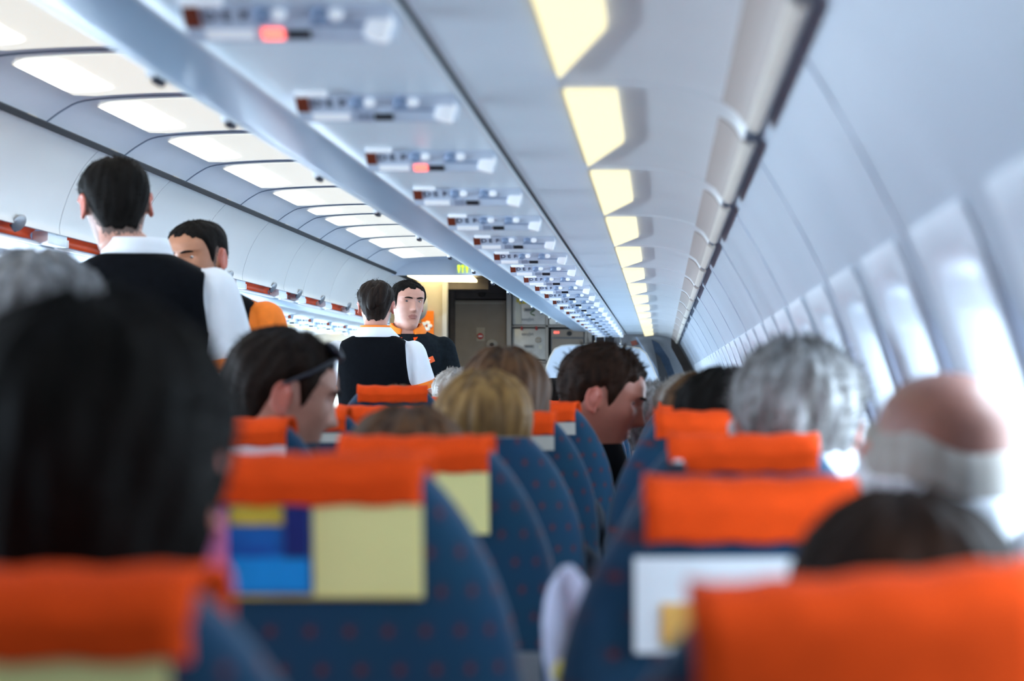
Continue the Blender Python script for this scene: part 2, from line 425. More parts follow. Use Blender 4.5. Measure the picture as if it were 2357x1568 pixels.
# overhead bins
doorL = smooth_prof([(.508,.852),(.525,.846),(.575,.79),(.618,.715),(.648,.635),(.662,.575),(.660,.543)], 5)
SEAM_L = [3.9,4.9,5.93,6.96,7.98,9.0,10.0,11.1,11.7,12.63,13.6,14.55,15.5]
HAND_L = {6.96:-.44, 10.0:-.3, 11.1:-.3, 11.7:-.13, 12.63:-.28, 13.6:-.2}
def handle(b_y, s, parent):
    b = B(); R = Matrix.Rotation(s*math.radians(-28), 3, 'Y')
    b.ball((s*.654, b_y, H(.549)), (.009, .060, .032), R=R, nu=24); h = b.make('handle', 'metal_grey', parent)
    t = B(); t.tube([(s*.664, b_y-.055, H(.538)), (s*.668, b_y, H(.522)), (s*.664, b_y+.055, H(.538))], .004, 6); t.make('handle_rim', 'dark_metal', h)
for s, seams in ((-1, SEAM_L), (1, [-.65+.98*k for k in range(18)])):
    for i in range(len(seams)-1):
        y0, y1 = seams[i], seams[i+1]; c = (y0+y1)/2
        lab = ('white curved %s overhead bin, %s from the far end' % ('left' if s < 0 else 'right', ORD[len(seams)-2-i]))
        r = thing('overhead_bin', lab, 'overhead bin', (0, y0, 0), group='overhead bins on the %s' % ('left' if s < 0 else 'right'))
        L = y1-y0
        soffit(s, list(reversed(doorL)), .004, L-.004, 0).make('door', 'bin_white', r)
        if s < 0:
            hy = L+HAND_L.get(y1, -.3)
            soffit(s, [(x+.004, z) for x, z in reversed(doorL)], L-.004, L+.004, 0).make('seam', 'joint', r)
            pk0, pk1 = .12, L-.1
            soffit(s, smooth_prof([(.668,.56),(.70,.556),(.725,.54),(.722,.52),(.703,.507)], 3), pk0, pk1, 0).make('pocket', 'orange_plastic', r)
            f = B()
            f.box((-.70,(pk0+pk1)/2,H(.504)),(.012,pk1-pk0+.03,.008))
            f.box((-.687,pk1-.005,H(.519)),(.052,.013,.026)); f.box((-.687,pk0+.005,H(.519)),(.052,.013,.026))
            f.make('pocket_frame', 'edge_white', r, False)
            for a_, c_ in ((0,pk0),(pk1,L)): B().box((-.692,(a_+c_)/2,H(.527)),(.056,c_-a_,.044)).make('sill', 'soffit', r, False)
        else:
            hy = (3.23-y0) if 0 < 3.23-y0 < L else .5
            soffit(s, smooth_prof([(.662,.55),(.668,.523),(.685,.508),(.703,.505)], 4), 0, L, 0).make('sill', 'soffit', r)
        handle(hy, s, r)
        if s > 0:
            b = B(); b.box((.672, hy, H(.512)), (.014,.05,.02), bev=.004); b.make('latch', 'dark_metal', r)
            b = B(); b.box((.672, hy-.05, H(.513)), (.012,.02,.012), bev=.003); b.make('latch_plate', 'edge_white', r)
# row-number clips in the black slot
for i, (px, py) in enumerate([(65,271),(255,352),(398,411),(520,462),(618,503),(655,519),(727,550),(830,594)]):
    c = at(px, py, FPX*(XC+.507)/(VX-px))
    b = B().box((-.497, c.y, H(.858)), (.008,.09,.012)); o = b.make('slot_clip', 'gal_beige', None, False)
    tag(o, 'small tan row marker in the black slot above the left bins, %s from the camera' % ORD[i], 'row marker', 'tan row markers in the slot')

# ------------------------------------------------------------------ passenger service units
def psu(s, y, label, lit=False, group='service units'):
    """a shallow wedge under the bins: its sloping face looks back at the passengers"""
    r = thing('service_unit', label, 'service panel', (s*1.05, y, H(.4675)), group=group)
    y0, z0, y1, z1 = -.045, -.001, .0, -.036; n = Vector((0, z1-z0, y0-y1)).normalized()
    def fp(x, v, o=0): return Vector((x, y0+(y1-y0)*v, z0+(z1-z0)*v))+n*o      # point on the face, v from top edge to bottom edge
    b = B(); V = []
    for x in (-.127, .127): V += [(x, y0, 0), (x, y0, z0), (x, y1, z1), (x, y1+.02, z1), (x, .07, -.002), (x, .07, 0)]
    b.add(V, [tuple(range(5,-1,-1)), tuple(range(6,12))]+[(k, (k+1) % 6, (k+1) % 6+6, k+6) for k in range(6)]); b.make('base_panel', 'plate', r, False)
    def pl(nm, x, v0, v1, w, m, o=.002):
        q = [fp(x-w/2, v0, -.001), fp(x+w/2, v0, -.001), fp(x+w/2, v1, -.001), fp(x-w/2, v1, -.001)]; q += [p+n*(o+.001) for p in q]
        return B().add(q, [(0,1,2,3),(7,6,5,4),(0,4,5,1),(1,5,6,2),(2,6,7,3),(3,7,4,0)]).make(nm, m, r, False)
    pl('indicator', s*-.116, .05, .62, .020, 'brown', .003)
    B().box((s*-.095,-.075,-.004), (.05,.022,.008), bev=.002).make('reading_lamp', 'lamp_white', r)
    B().box((s*.112,-.01,-.022), (.030,.034,.034), R=Matrix.Rotation(s*.25,3,'Y'), bev=.006).make('reading_lamp', 'lamp_white', r)
    R = n.to_track_quat('Z', 'Y').to_matrix()
    for x in (-.028, .042):
        c = fp(s*x, .28); q_ = B().loft([[c+R @ Vector((q*math.cos(a), q*math.sin(a), h)) for a in (2*PI*j/14 for j in range(14))] for q, h in ((.012,-.002),(.012,.006),(.008,.011),(.004,.011))]); q_.make('air_nozzle', 'nozzle', r)
        B().ball(fp(s*(x+.02), .22, .004), (.010,.006,.008), nu=10, nv=6).make('nozzle_lamp', 'lamp_white', r)
    ch = 'DEF' if s > 0 else 'ABC'
    T = Matrix((Vector((1,0,0)), (fp(0,0)-fp(0,1)).normalized(), n)).transposed()
    for j in range(3):
        V, F = text_mesh(ch[j], .024); c = fp((-.094+.021*j) if s > 0 else (.052+.021*j), .33, .001)
        B().add([T @ v+c for v in V], F).make('seat_letter', 'ink', r, False)
    pl('lettering_strip', s*.062, .52, .60, .070, 'nozzle', .001)
    pl('sign_lens', s*-.073, .70, .97, .060, 'lamp_white')
    pl('sign_symbol', s*-.020, .68, .97, .026 if lit else .022, 'red_lit' if lit else 'red_off')
    pl('sign_symbol', s*.012, .72, .95, .030, 'slot_black')
    return r
PY = [2.41+.737*k for k in range(21)]
p1 = psu(1, PY[0], '', True); p2 = psu(1, PY[1], '', False)
NP = 21
for k, y in enumerate(PY):
    lab = 'panel of reading lamps and seat letters under the right bins, %s from the camera' % ORD[k]
    if k == 0: lab = 'panel of reading lamps with glowing red sign, nearest under the right bins'; r = p1; r['label'] = lab
    elif k == 1: p2['label'] = lab
    else: dup(p1 if k in (2,) else p2, (1.05, y, H(.4675)), label=lab)
q = psu(-1, 3.9, 'panel of reading lamps and seat letters under the left bins, first from the camera', False)
for k in range(1, 18): dup(q, (-1.05, 3.9+.737*k, H(.4675)), label='panel of reading lamps and seat letters under the left bins, %s from the camera' % ORD[k])
# ------------------------------------------------------------------ seats
ZT = 1.172                                      # top of a seat back
WT = [(0,.092),(.012,.104),(.03,.120),(.06,.140),(.10,.160),(.15,.177),(.21,.186),(.3,.190),(.5,.192),(.75,.195)]
def yb_(z): return .10*(ZT-z)                   # the back leans towards the camera at the top
def th_(d): return .040+.03*min(1, d/.35)
def seat_meshes():
    r = thing('airline_seat', '', 'seat', (0,0,0), group='blue seats with orange headrest covers')
    b = B(); rings = []
    for k in range(27):
        d = .74*(k/26)**1.6; z = ZT-d; w = lerp_tab(WT, d)[0]; t = th_(d)
        if k == 0: w *= .95; t *= .6
        q = []
        for j in range(36):
            a = 2*PI*j/36; c, s_ = math.cos(a), math.sin(a)
            q.append(Vector((math.copysign(abs(c)**.58, c)*w, yb_(z)+t+math.copysign(abs(s_)**.85, s_)*t, z)))
        rings.append(q)
    b.loft(rings).make('backrest', 'seat_fabric', r)
    b = B()                                     # cushion
    b.box((0,.30,.32),(.385,.44,.12), bev=.03); b.make('cushion', 'seat_fabric', r)
    for s in (-1, 1):
        a = B().box((s*.2,.24,.62),(.028,.32,.04), bev=.008); a.box((s*.2,.12,.55),(.024,.05,.14)); a.make('armrest', 'dark_metal', r)
    t = B().box((0,yb_(.80)-.010,.80),(.33,.016,.20), R=Matrix.Rotation(.1,3,'X'), bev=.005).make('tray_table', 'gal_grey', r)
    l = B().box((0,yb_(1.0)-.012,.915),(.03,.016,.035), bev=.003).make('latch', 'dark_metal', t)
    p = B().box((0,yb_(.58)-.008,.58),(.31,.03,.16), R=Matrix.Rotation(.1,3,'X'), bev=.01).make('pocket', 'cloth_navy', r)
    for s in (-1, 1):
        f = B().tube([(s*.14,.42,.37),(s*.14,.40,.0)], .016, 8); f.tube([(s*.14,.42,.36),(s*.14,.12,.0)], .014, 8); f.make('leg', 'metal_grey', r)
    return r
def cover_mesh(w, h, m, parent, lift=0):
    """orange cloth folded over the top of the back: swept across x"""
    prof = []
    t = th_(0)
    pts = [(yb_(ZT-h)-.006, ZT-h), (yb_(ZT-h*.5)-.008, ZT-h*.5), (yb_(ZT)-.007, ZT-.006), (yb_(ZT)+.006, ZT+.009+lift), (t*.9+.004, ZT+.013+lift), (t*1.8, ZT+.009+lift), (t*2.2+.003, ZT-.008), (yb_(ZT-.08)+2*th_(.08)+.004, ZT-.08), (yb_(ZT-.17)+2*th_(.17)+.004, ZT-.17)]
    P = smooth_prof(pts, 4); n = len(P); V = []; F = []
    NX = 12
    for k in range(NX+1):
        u = -1+2*k/NX; x = w*u; sag = -.004*(1-abs(u)**3)
        for y, z in P: V.append((x*(1 if z < ZT-.01 else 1.02), y, z+sag*max(0, 1-abs(z-ZT)*25)+.0015*math.sin(k*1.9+z*60)))
    for k in range(NX):
        for j in range(n-1):
            a = k*n+j; F.append((a, a+n, a+n+1, a+1))
    o = mk('headrest_cover', V, F, m, parent)
    md = o.modifiers.new('thickness', 'SOLIDIFY'); md.thickness = .003; md.offset = 1
    return o
proto = seat_meshes()
cover0 = cover_mesh(.098, .033, 'orange', proto)
def card(x0, x1, d0, d1, m, parent, name, off=.004):
    z0, z1 = ZT-d1, ZT-d0
    V = []
    for e in (0, .002):
        V += [(x0, yb_(z0)-off-e, z0),(x1, yb_(z0)-off-e, z0),(x1, yb_(z1)-off-e, z1),(x0, yb_(z1)-off-e, z1)]
    F = [(3,2,1,0),(4,5,6,7),(0,1,5,4),(1,2,6,5),(2,3,7,6),(3,0,4,7)]
    return mk(name, V, F, m, parent, False)
EX, FX, DX = XC-.320, XC+.103, XC-.752
ROW = [1.06+.737*k for k in range(13)]
first = True
def seat(x, row, label, dz=0, dy=0, rz=0, group=None):
    global first
    if first: r = proto; first = False; r.location = (x, ROW[row]+dy, dz); r.rotation_euler = (0,0,rz); r['label'] = label
    else: r = dup(proto, (x, ROW[row]+dy, dz), rz, label)
    return r
def clear_cards(r): pass
# E column (straight ahead and left of the gap)
E0 = seat(EX-.035, 0, 'nearest blue seat at lower left, behind the head of the dark-haired passenger', dz=-.049)
E1 = seat(EX, 1, 'blue seat with a yellow card and a blue advert under its orange cover', dz=-.009)
E2 = seat(EX-.004, 2, 'blue seat with a yellow card peeking out, just beyond the seat with the blue advert', dz=-.012)
E3 = seat(EX+.004, 3, 'blue seat without an orange cover, right behind the lighter blond head', dz=-.02)
for ch in [c for c in E3.children if c.name.startswith('headrest')]: bpy.data.objects.remove(ch)
E4 = seat(EX-.0, 4, 'blue seat second behind the laughing man, its orange cover mostly hidden by blond hair')
E5 = seat(EX+.012, 5, 'blue seat right behind the laughing man, grey card under its orange cover', dz=.014, rz=-.1)
for k in range(6, 11): seat(EX+.012, k, 'blue seat on the left of the gap, %s row beyond the laughing man' % ORD[k-6])
# F column (window side, right of the gap)
F0 = seat(FX+.012, 0, 'nearest orange-covered seat at lower right, in front of the brown hair', dz=-.050)
for ch in [c for c in F0.children if c.name.startswith('headrest')]: bpy.data.objects.remove(ch)
cover_mesh(.098, .085, 'orange', F0); F0.rotation_euler.y = -.07; F0.location.x += .082
F1 = seat(FX-.020, 1, 'window-side seat with a white card below its orange cover', dz=-.032)
for ch in [c for c in F1.children if c.name.startswith('headrest')]: bpy.data.objects.remove(ch)
cover_mesh(.098, .045, 'orange', F1)
F2 = seat(FX+.005, 2, 'window-side seat behind the grey-haired passenger, dark latch at its corner', dz=-.010)
F3 = seat(FX-.015, 3, 'window-side seat with orange cover behind the passenger in the black collar', dz=.012)
for k in range(4, 11): seat(FX-.01, k, 'window-side orange-covered seat, %s row beyond the passenger in the black collar' % ORD[k-4], dz=.012)
# D column (aisle side)
D0 = seat(DX, 1, 'aisle-side blue seat in front of the blurred grey hair at left', dz=-.03)
D2 = seat(DX, 2, 'aisle-side blue seat between the blurred grey hair and the man with sunglasses')
D3 = seat(DX+.02, 3, 'aisle-side seat with a white card, right behind the man with sunglasses', dz=.0)
D4 = seat(DX, 4, 'aisle-side orange-covered seat just past the face of the man with sunglasses', dz=.008)
D5 = seat(DX+.055, 5, 'aisle-side orange-covered seat behind the brown-haired heads near the crew, lower cover', dz=.005)
D6 = seat(DX-.01, 6, 'aisle-side orange-covered seat with the raised tilted cover below the waistcoat', dz=.055, rz=.12)
D7 = seat(DX+.04, 7, 'aisle-side orange-covered seat right of the small brown-haired heads', dz=.02)
for k in range(8, 11): seat(DX, k, 'aisle-side seat beyond the small brown-haired heads, %s row past them' % ORD[k-8])
def clad(): pass
# cards on the seat backs
card(-.004, .098, .034, .120, 'yellow_card', E1, 'yellow_card')
ad = card(-.105, -.006, .034, .118, 'ad_blue', E1, 'advert_card')
card(-.105, -.083, .037, .118, 'ad_pink', ad, 'advert_stripe', .0065)
card(-.08, -.031, .035, .052, 'ad_gold', ad, 'advert_lettering', .0065)
card(-.03, -.007, .035, .085, 'ad_navy', ad, 'advert_picture', .0065)
card(-.08, -.0075, .083, .115, 'ad_cyan', ad, 'advert_picture', .0065)
card(-.105, .098, .118, .122, 'ad_gold', ad, 'advert_edge', .003)
card(.0, .098, .034, .115, 'yellow_card', E2, 'yellow_card'); card(-.1, -.004, .034, .115, 'ad_blue', E2, 'advert_card')
card(-.098, .085, .034, .11, 'yellow_card', E0, 'yellow_card')
card(-.09, .098, .036, .066, 'card_grey', E5, 'seat_card'); card(-.09, .098, .036, .066, 'card_grey', E4, 'seat_card')
card(-.092, .097, .030, .056, 'card_white', D3, 'white_card')
card(-.09, .09, .038, .058, 'card_grey', D4, 'seat_card')
w = card(-.108, .085, .060, .150, 'card_white', F1, 'white_card')
card(-.083, .06, .103, .138, 'card_orange', w, 'card_picture', .0065)
card(-.083, .06, .139, .142, 'ad_gold', w, 'card_picture', .0065)
l = B().box((-.088,-.012,ZT-.028),(.024,.016,.012), bev=.003); l.make('latch', 'dark_metal', F2)
l = B().box((-.086,-.014,ZT-.0205),(.012,.012,.004), bev=.001); l.make('latch_plate', 'edge_white', F2)  # pale cap stands in for the highlight on top of the latch
# seats of the left block, across the aisle (only their front row group is needed for views from the side)
for c in range(3):
    for k in range(2, 8): seat(-.75-.42*c, k, 'blue seat with orange headrest cover across the aisle', group='seats across the aisle')['group'] = 'seats across the aisle'
# bundle poking out of the gap between the second pair of seats
c = at(1318, 1440, 2.05)
r = thing('paper_bag', 'crumpled pale lilac paper bag sticking out of the gap between the seats', 'bag', (c.x, c.y, c.z-.09))
b = B(); rings = []
for k in range(9):
    t = k/8; z = .15*t; w = .026*(1-.15*t) if t < .85 else .026*(1-.15*t)*(1-(t-.85)*4.2)
    rings.append([Vector((w*math.cos(a)*(1+.16*math.sin(3*a+k))+.006*t*t-.012*t, .045*math.sin(a)*(1+.1*math.cos(4*a+k)), z)) for a in (2*PI*j/20 for j in range(20))])
b.loft(rings).make('bag_body', 'cloth_lilac', r)
c2 = at(1308, 1545, 1.98)
B().ball((c2.x-c.x, c2.y-c.y-.01, c2.z-c.z+.09), (.016,.012,.015)).make('tag', 'sticker_yellow', r)
# ------------------------------------------------------------------ people
HT = [(-.004,.055,-.030,.022),(.0,.070,-.045,.034),(.012,.085,-.055,.043),(.03,.089,-.060,.050),(.05,.085,-.066,.056),(.07,.087,-.072,.0615),(.09,.089,-.080,.0665),
      (.11,.090,-.088,.071),(.13,.090,-.094,.0735),(.145,.088,-.097,.075),(.165,.092,-.099,.0765),(.185,.088,-.097,.0755),(.200,.080,-.091,.070),
      (.214,.066,-.078,.060),(.225,.045,-.058,.044),(.2325,.022,-.034,.025),(.236,.004,-.010,.006)]
NZ = [(.086,0),(.094,.010),(.103,.0275),(.110,.0260),(.125,.0165),(.145,.008),(.160,.003),(.172,0)]
NS = [(.09,.0155),(.105,.0125),(.125,.0088),(.155,.0075)]
def g(x, s): return math.exp(-(x/s)**2)
def face(x, z, smile=0):
    a = abs(x); y = lerp_tab(NZ, z)[0]*g(x, lerp_tab(NS, z)[0]) if .086 < z < .172 else 0
    y += -.0105*g(a-.032,.0145)*g(z-.145,.011)+.0045*g(a-.030,.024)*g(z-.164,.007)+.0035*g(a-.049,.018)*g(z-.112,.016)
    y += .005*g(x,.021)*g(z-.0735,.0045)+.0055*g(x,.018)*g(z-.0615,.005)-.0035*g(x,.024)*g(z-.0675,.0018)
    y += .005*g(x,.018)*g(z-.026,.012)-.004*g(x,.024)*g(z-.049,.006)
    return y
def hp(z, t, off=0, feat=True):
    yf, yb, w = lerp_tab(HT, z); c, s = math.cos(t), math.sin(t); e = .86 if s > 0 else .95
    x = math.copysign(abs(c)**e, c)*w; y = math.copysign(abs(s)**e, s)*(yf if s > 0 else -yb)
    if feat and s > 0: y += face(x, z)*min(1, s*2)
    if off:
        L = math.hypot(x, y) or 1e-6; k = max(0, (z-.15)/.086)**2
        x += x/L*off*(1-k*.45); y += y/L*off*(1-k*.45); z += off*k
    return Vector((x, y, z))
def head(b, T):
    zs = [-.004+.24*k/72 for k in range(73)]; zs[-1] = .2358
    b2 = B().loft([[hp(z, 2*PI*j/96) for j in range(96)] for z in zs])
    for s in (-1, 1):
        R = Matrix.Rotation(s*-.35, 3, 'Z') @ Matrix.Rotation(.2, 3, 'X')
        c = Vector((s*.078,-.012,.122)); b2.ball(c, (.0065,.017,.028), R=R)
        P = [c+R @ Vector((s*.007,.017*math.cos(a),.028*math.sin(a)-.001)) for a in (math.radians(d) for d in range(20, 265, 20))]
        b2.tube(P, [.0045]*len(P), 8); b2.ball(c+Vector((s*.004,.008,-.026)), (.006,.008,.009)); b2.ball(c+Vector((-s*.004,.006,.0)), (.008,.012,.022))
    b2.xform(T); return b.add(b2.V, b2.F)
ANG = [(0,.050),(38,.054),(58,.082),(76,.122),(88,.160),(97,.152),(100,.118),(106,.116),(109,.150),(116,.178),(128,.192),(148,.205),(165,.208),(180,.207)]
def hair(name, m, T, parent, kind='short', th=.010, strands=0, slen=.02, up=.35, front=0, tw=.0011, line=None, rag=.004, seed=1):
    rnd = random.Random(seed); NT, NV = 84, 22; b = B(); rings = []; tab = line or ANG
    for k in range(NV+1):
        v = k/NV; q = []
        for j in range(NT):
            t = 2*PI*j/NT; ph = math.degrees(abs(math.atan2(math.cos(t), -math.sin(t))))   # 0 behind, 180 in front
            z0 = lerp_tab(tab, ph)[0]+rag*math.sin(t*23+seed)*.5+rag*math.sin(t*9.3+seed*2)
            if ph > 115: z0 -= front
            z = z0+(.2355-z0)*(1-(1-v)**1.5)
            o = th*(min(1, .06+v*4.0))*(1+.18*math.sin(t*7+v*9+seed)+.12*math.sin(t*19-v*13))
            if kind == 'long' and ph < 118 and v < .5: o += .012*(1-v*2)
            if ph > 112 and kind == 'short': o *= 1-.45*min(1, (ph-112)/30)*(1-v)
            p = hp(max(z, .06), t, max(o, .001), False)
            if z < .06: p.z = z; p = Vector((p.x*1.06, p.y*(1.05 if p.y < 0 else 1), p.z))
            q.append(p)
        rings.append(q)
    inner = [hp(max(lerp_tab(tab, math.degrees(abs(math.atan2(math.cos(2*PI*j/NT), -math.sin(2*PI*j/NT)))))[0]+.004, .0), 2*PI*j/NT, -.006, False) for j in range(NT)]
    if kind == 'long':
        inner = [Vector((p.x*.8, p.y*.8, p.z)) for p in rings[0]]
    b.loft([inner]+rings)
    for i in range(strands):
        k = rnd.randint(2, NV); j = rnd.randrange(NT); p = rings[k][j].copy()
        n = Vector((p.x, p.y, (p.z-.12)*.9)).normalized()
        d = (n*up+Vector((rnd.uniform(-.5,.5), rnd.uniform(-.5,.5), rnd.uniform(-.6,.35)))*(.8)+Vector((0,-.1,0))).normalized()
        s1 = n.cross(Vector((rnd.random(), rnd.random(), rnd.random()))).normalized()*tw*rnd.uniform(.6,1.6); s2 = n.cross(s1).normalized()*tw
        L = slen*rnd.uniform(.4,1.3); m1 = p+d*L*.5+n*L*.12; m2 = p+d*L+Vector((0,0,-L*.15))
        b.add([p-s1,p+s1,p+s2,m1-s1*.8,m1+s1*.8,m1+s2*.8,m2], [(0,1,4,3),(1,2,5,4),(2,0,3,5),(3,4,6),(4,5,6),(5,3,6)])
    b.xform(T); return b.make(name, m, parent)
def hand(b, w, d, nrm, side, curl=.5):
    """wrist, direction along the palm, palm normal, side of the thumb (+1/-1)"""
    d = d.normalized(); nrm = (nrm-d*nrm.dot(d)).normalized(); a = d.cross(nrm)*side
    R = Matrix((a, d, nrm)).transposed()
    b.ball(w+d*.045, (.038,.052,.014), R=R)
    for k, (o, L) in enumerate([(-.030,.055),(-.010,.068),(.010,.073),(.029,.066)]):
        p = w+d*.078+a*o; P = [p-d*.03, p]; an = 0
        for q in (.42,.33,.25):
            an += curl*(1+.12*k); p = p+(d*math.cos(an)+nrm*math.sin(an))*L*q; P.append(p)
        b.tube(P, [.009,.0088,.0082,.0075,.0066], 8)
    p = w+d*.022+a*.028
    b.tube([p-a*.01, p+(a*.75+d*.55)*.022+nrm*.004, p+(a*.7+d*1.1)*.034+nrm*.012, p+(a*.55+d*1.5)*.042+nrm*.022], [.012,.0108,.0095,.0078], 8)
TR = [(.80,.150,.105,0),(.86,.168,.118,0),(.93,.172,.122,-.005),(1.02,.160,.110,.0),(1.10,.152,.104,.004),(1.20,.162,.110,.004),(1.30,.176,.116,.0),(1.38,.184,.112,-.006),(1.425,.172,.096,-.010),
      (1.455,.130,.080,-.012),(1.485,.085,.068,-.010),(1.515,.064,.061,-.006),(1.55,.058,.058,.0),(1.60,.055,.057,.004)]
def torso_rings(off, z0, z1, n=20, N=40, ws=1, dy=None):
    out = []
    for k in range(n+1):
        z = z0+(z1-z0)*k/n; a, bb, yc = lerp_tab(TR, z); q = []
        for j in range(N):
            t = 2*PI*j/N; c, s = math.cos(t), math.sin(t)
            q.append(Vector((math.copysign(abs(c)**.8, c)*(a*ws+off), yc+math.copysign(abs(s)**.85, s)*(bb+off)+(dy(z) if dy else 0), z)))
        out.append(q)
    return out
def remesh(b, name, vox, m, parent, mats=None, pick=None, it=2, fac=.45):
    me = bpy.data.meshes.new('raw'); me.from_pydata([tuple(v) for v in b.V], [], b.F); o = bpy.data.objects.new('raw', me); COL.objects.link(o)
    rm = o.modifiers.new('r', 'REMESH'); rm.mode = 'VOXEL'; rm.voxel_size = vox
    sm = o.modifiers.new('s', 'SMOOTH'); sm.factor = fac; sm.iterations = it
    dg = bpy.context.evaluated_depsgraph_get(); out = bpy.data.meshes.new_from_object(o.evaluated_get(dg))
    bpy.data.objects.remove(o); bpy.data.meshes.remove(me); out.name = name; out.materials.clear()
    idx = [pick(p.center) for p in out.polygons] if pick else None
    return link(name, out, m, parent, True, mats, idx)
def eyes(T, parent, look=0, squint=0, brow='hair_dark', down=0, skin='skin_pink'):
    for s in (-1, 1):
        b = B(); c = Vector((s*.032,.0625,.1440)); d = Vector((look,1,-.15-down)).normalized(); n = 18
        b.ball(c, (.0125,.0125,.0115-squint), nu=20, nv=14); e = b.xform(T).make('eye', 'eye_white', parent)
        z = d.to_track_quat('Z', 'Y').to_matrix(); b = B()
        b.loft([[c+z @ Vector((q*math.cos(a), q*math.sin(a), h)) for a in (2*PI*j/14 for j in range(14))] for q, h in ((.0066,.0100),(.0062,.0124),(.002,.0134))])
        b.xform(T).make('iris', 'iris', e)
        b = B(); P = []
        for k in range(7):
            u = k/6; x = s*(.013+.037*u); z_ = .1595+.0045*math.sin(u*2.3)-.002*u; P.append(hp(z_, math.atan2(1, x/.09*1.05), .0015)); P[-1].x = x
            P[-1].y = max(P[-1].y, .094-.35*max(0, abs(x)-.02)+0*u)
        b.tube(P, [.0035,.005,.0056,.0056,.005,.004,.002], 8, flat=.7); b.xform(T).make('eyebrow', brow, parent)
        for e0, e1 in ((88, 24-squint*1500), (-88, -26+squint*1200)):        # upper and lower lid
            b = B(); rings = []
            for k in range(8):
                rings.append([c+Vector((.0138*math.cos(a)*math.cos(q), .0138*math.cos(a)*math.sin(q), .0132*math.sin(a))) for q, a in ((2*PI*m_/28, math.radians(e0+(e1*max(0, math.cos(max(-PI/2, min(PI/2, (2*PI*m_/28-PI/2)*1.7))) if m_ <= 14 else 0)-e0)*k/7)) for m_ in range(28))])
            b.loft(rings); b.xform(T).make('eyelid', skin, parent)
    return
def lipmat(T, fade=0):
    I = T.inverted(); rnd = random.Random(2)
    def f(c):
        p = I @ Vector(c)
        if p.y > .07 and abs(p.x) < .024 and .0545 < p.z < .0795 and ((p.x/.024)**2+((p.z-.0675)/.0115)**2) < 1: return 1
        if .088 < p.z < .156 and abs(p.x) > .0765 and p.y < .03: return 3
        if fade > .021 and -.01 < p.z < .095 and p.y > -.03 and abs(p.x) > .02: return 4
        if fade and .02 < p.z < .22 and abs(p.x) < .085:
            ph = math.degrees(abs(math.atan2(p.x, -p.y))); d = lerp_tab(ANG, ph)[0]-p.z
            if ph < 108 and d < fade*(.35+.65*rnd.random()) and math.hypot(p.x, p.y) < .104: return 2
        return 0
    return f
def headT(px, pitch=0, yaw=0, roll=0, at_=(0,.018,1.500), sc=1):
    return Matrix.Translation(at_) @ Matrix.Rotation(yaw, 4, 'Z') @ Matrix.Rotation(pitch, 4, 'X') @ Matrix.Rotation(roll, 4, 'Y') @ Matrix.Scale(sc, 4) @ Matrix.Translation((0,-.012,0))
def arms_pts(s, el, ha): return [Vector((s*.186,-.008,1.405)), Vector((s*el[0], el[1], el[2])), Vector((s*ha[0], ha[1], ha[2]))]
def limb(b, a, c, r0, r1, bulge=.0, n=6, seg=14):
    P = [a.lerp(c, k/n) for k in range(n+1)]; R = [r0+(r1-r0)*k/n+bulge*math.sin(PI*k/n) for k in range(n+1)]
    b.tube(P, R, seg)
def standing(label, loc, rot, scale, hyaw, hpitch, skin, arms, hroll=0, wide=1, vox=.0045, hsc=1, fade=0, hx=0, hz=1.5):
    r = thing('person', label, 'person', loc, rot); r.scale = (scale*wide, scale, scale)
    T = headT(0, hpitch, hyaw, hroll, at_=(hx,.018,hz), sc=hsc)
    b = B(); head(b, T); b.loft(torso_rings(0, .80, 1.50)); b.tube([(0,-.012,1.43),(0,-.008,1.49),T @ Vector((0,-.018,.03)),T @ Vector((0,-.014,.09))], [.062,.060,.056,.052], 20)
    A = []
    for s, (el, ha) in zip((-1, 1), arms):
        limb(b, Vector((s*.03,-.014,1.455)), Vector((s*.170,-.010,1.395)), .050, .044)
        p = arms_pts(s, el, ha); A.append(p); b.ball(p[0], (.049,.049,.05)); limb(b, p[0], p[1], .047, .040, .004); limb(b, p[1], p[2], .041, .027, .004)
        d = (p[2]-p[1]).normalized(); hand(b, p[2], d, Vector((-s*.8,0,-.6)) , -1 if s*1 > 0 else 1, .38)
    for s in (-1, 1):
        limb(b, Vector((s*.085,0,.88)), Vector((s*.095,.01,.48)), .086, .056); limb(b, Vector((s*.095,.01,.48)), Vector((s*.10,-.015,.07)), .055, .038, .008)
        b.tube([(s*.10,-.05,.045),(s*.10,.05,.04),(s*.105,.16,.03)], [.036,.036,.026], 12)
    o = remesh(b, 'body', vox, skin, r, [skin, 'lips', 'stubble', 'skin_ear', 'beard_shadow'], lipmat(T, fade))
    # trousers and shoes
    t = B().loft(torso_rings(.014, .80, .98, 6))
    for s in (-1, 1):
        limb(t, Vector((s*.086,0,.88)), Vector((s*.096,.01,.48)), .098, .070); limb(t, Vector((s*.096,.01,.48)), Vector((s*.10,-.012,.09)), .070, .058)
        B().tube([(s*.10,-.06,.05),(s*.10,.05,.045),(s*.106,.185,.035)], [.05,.048,.036], 14).make('shoe', 'shoe', r)
    remesh(t, 'trousers', .011, 'trouser', r)
    return r, T, A
def sleeve(b, p, f, r0, r1):
    e = p[0].lerp(p[1], f); b.ball(p[0]+Vector((0,0,-.002)), (.060,.062,.062)); limb(b, p[0], e, r0, r1, .0); return e
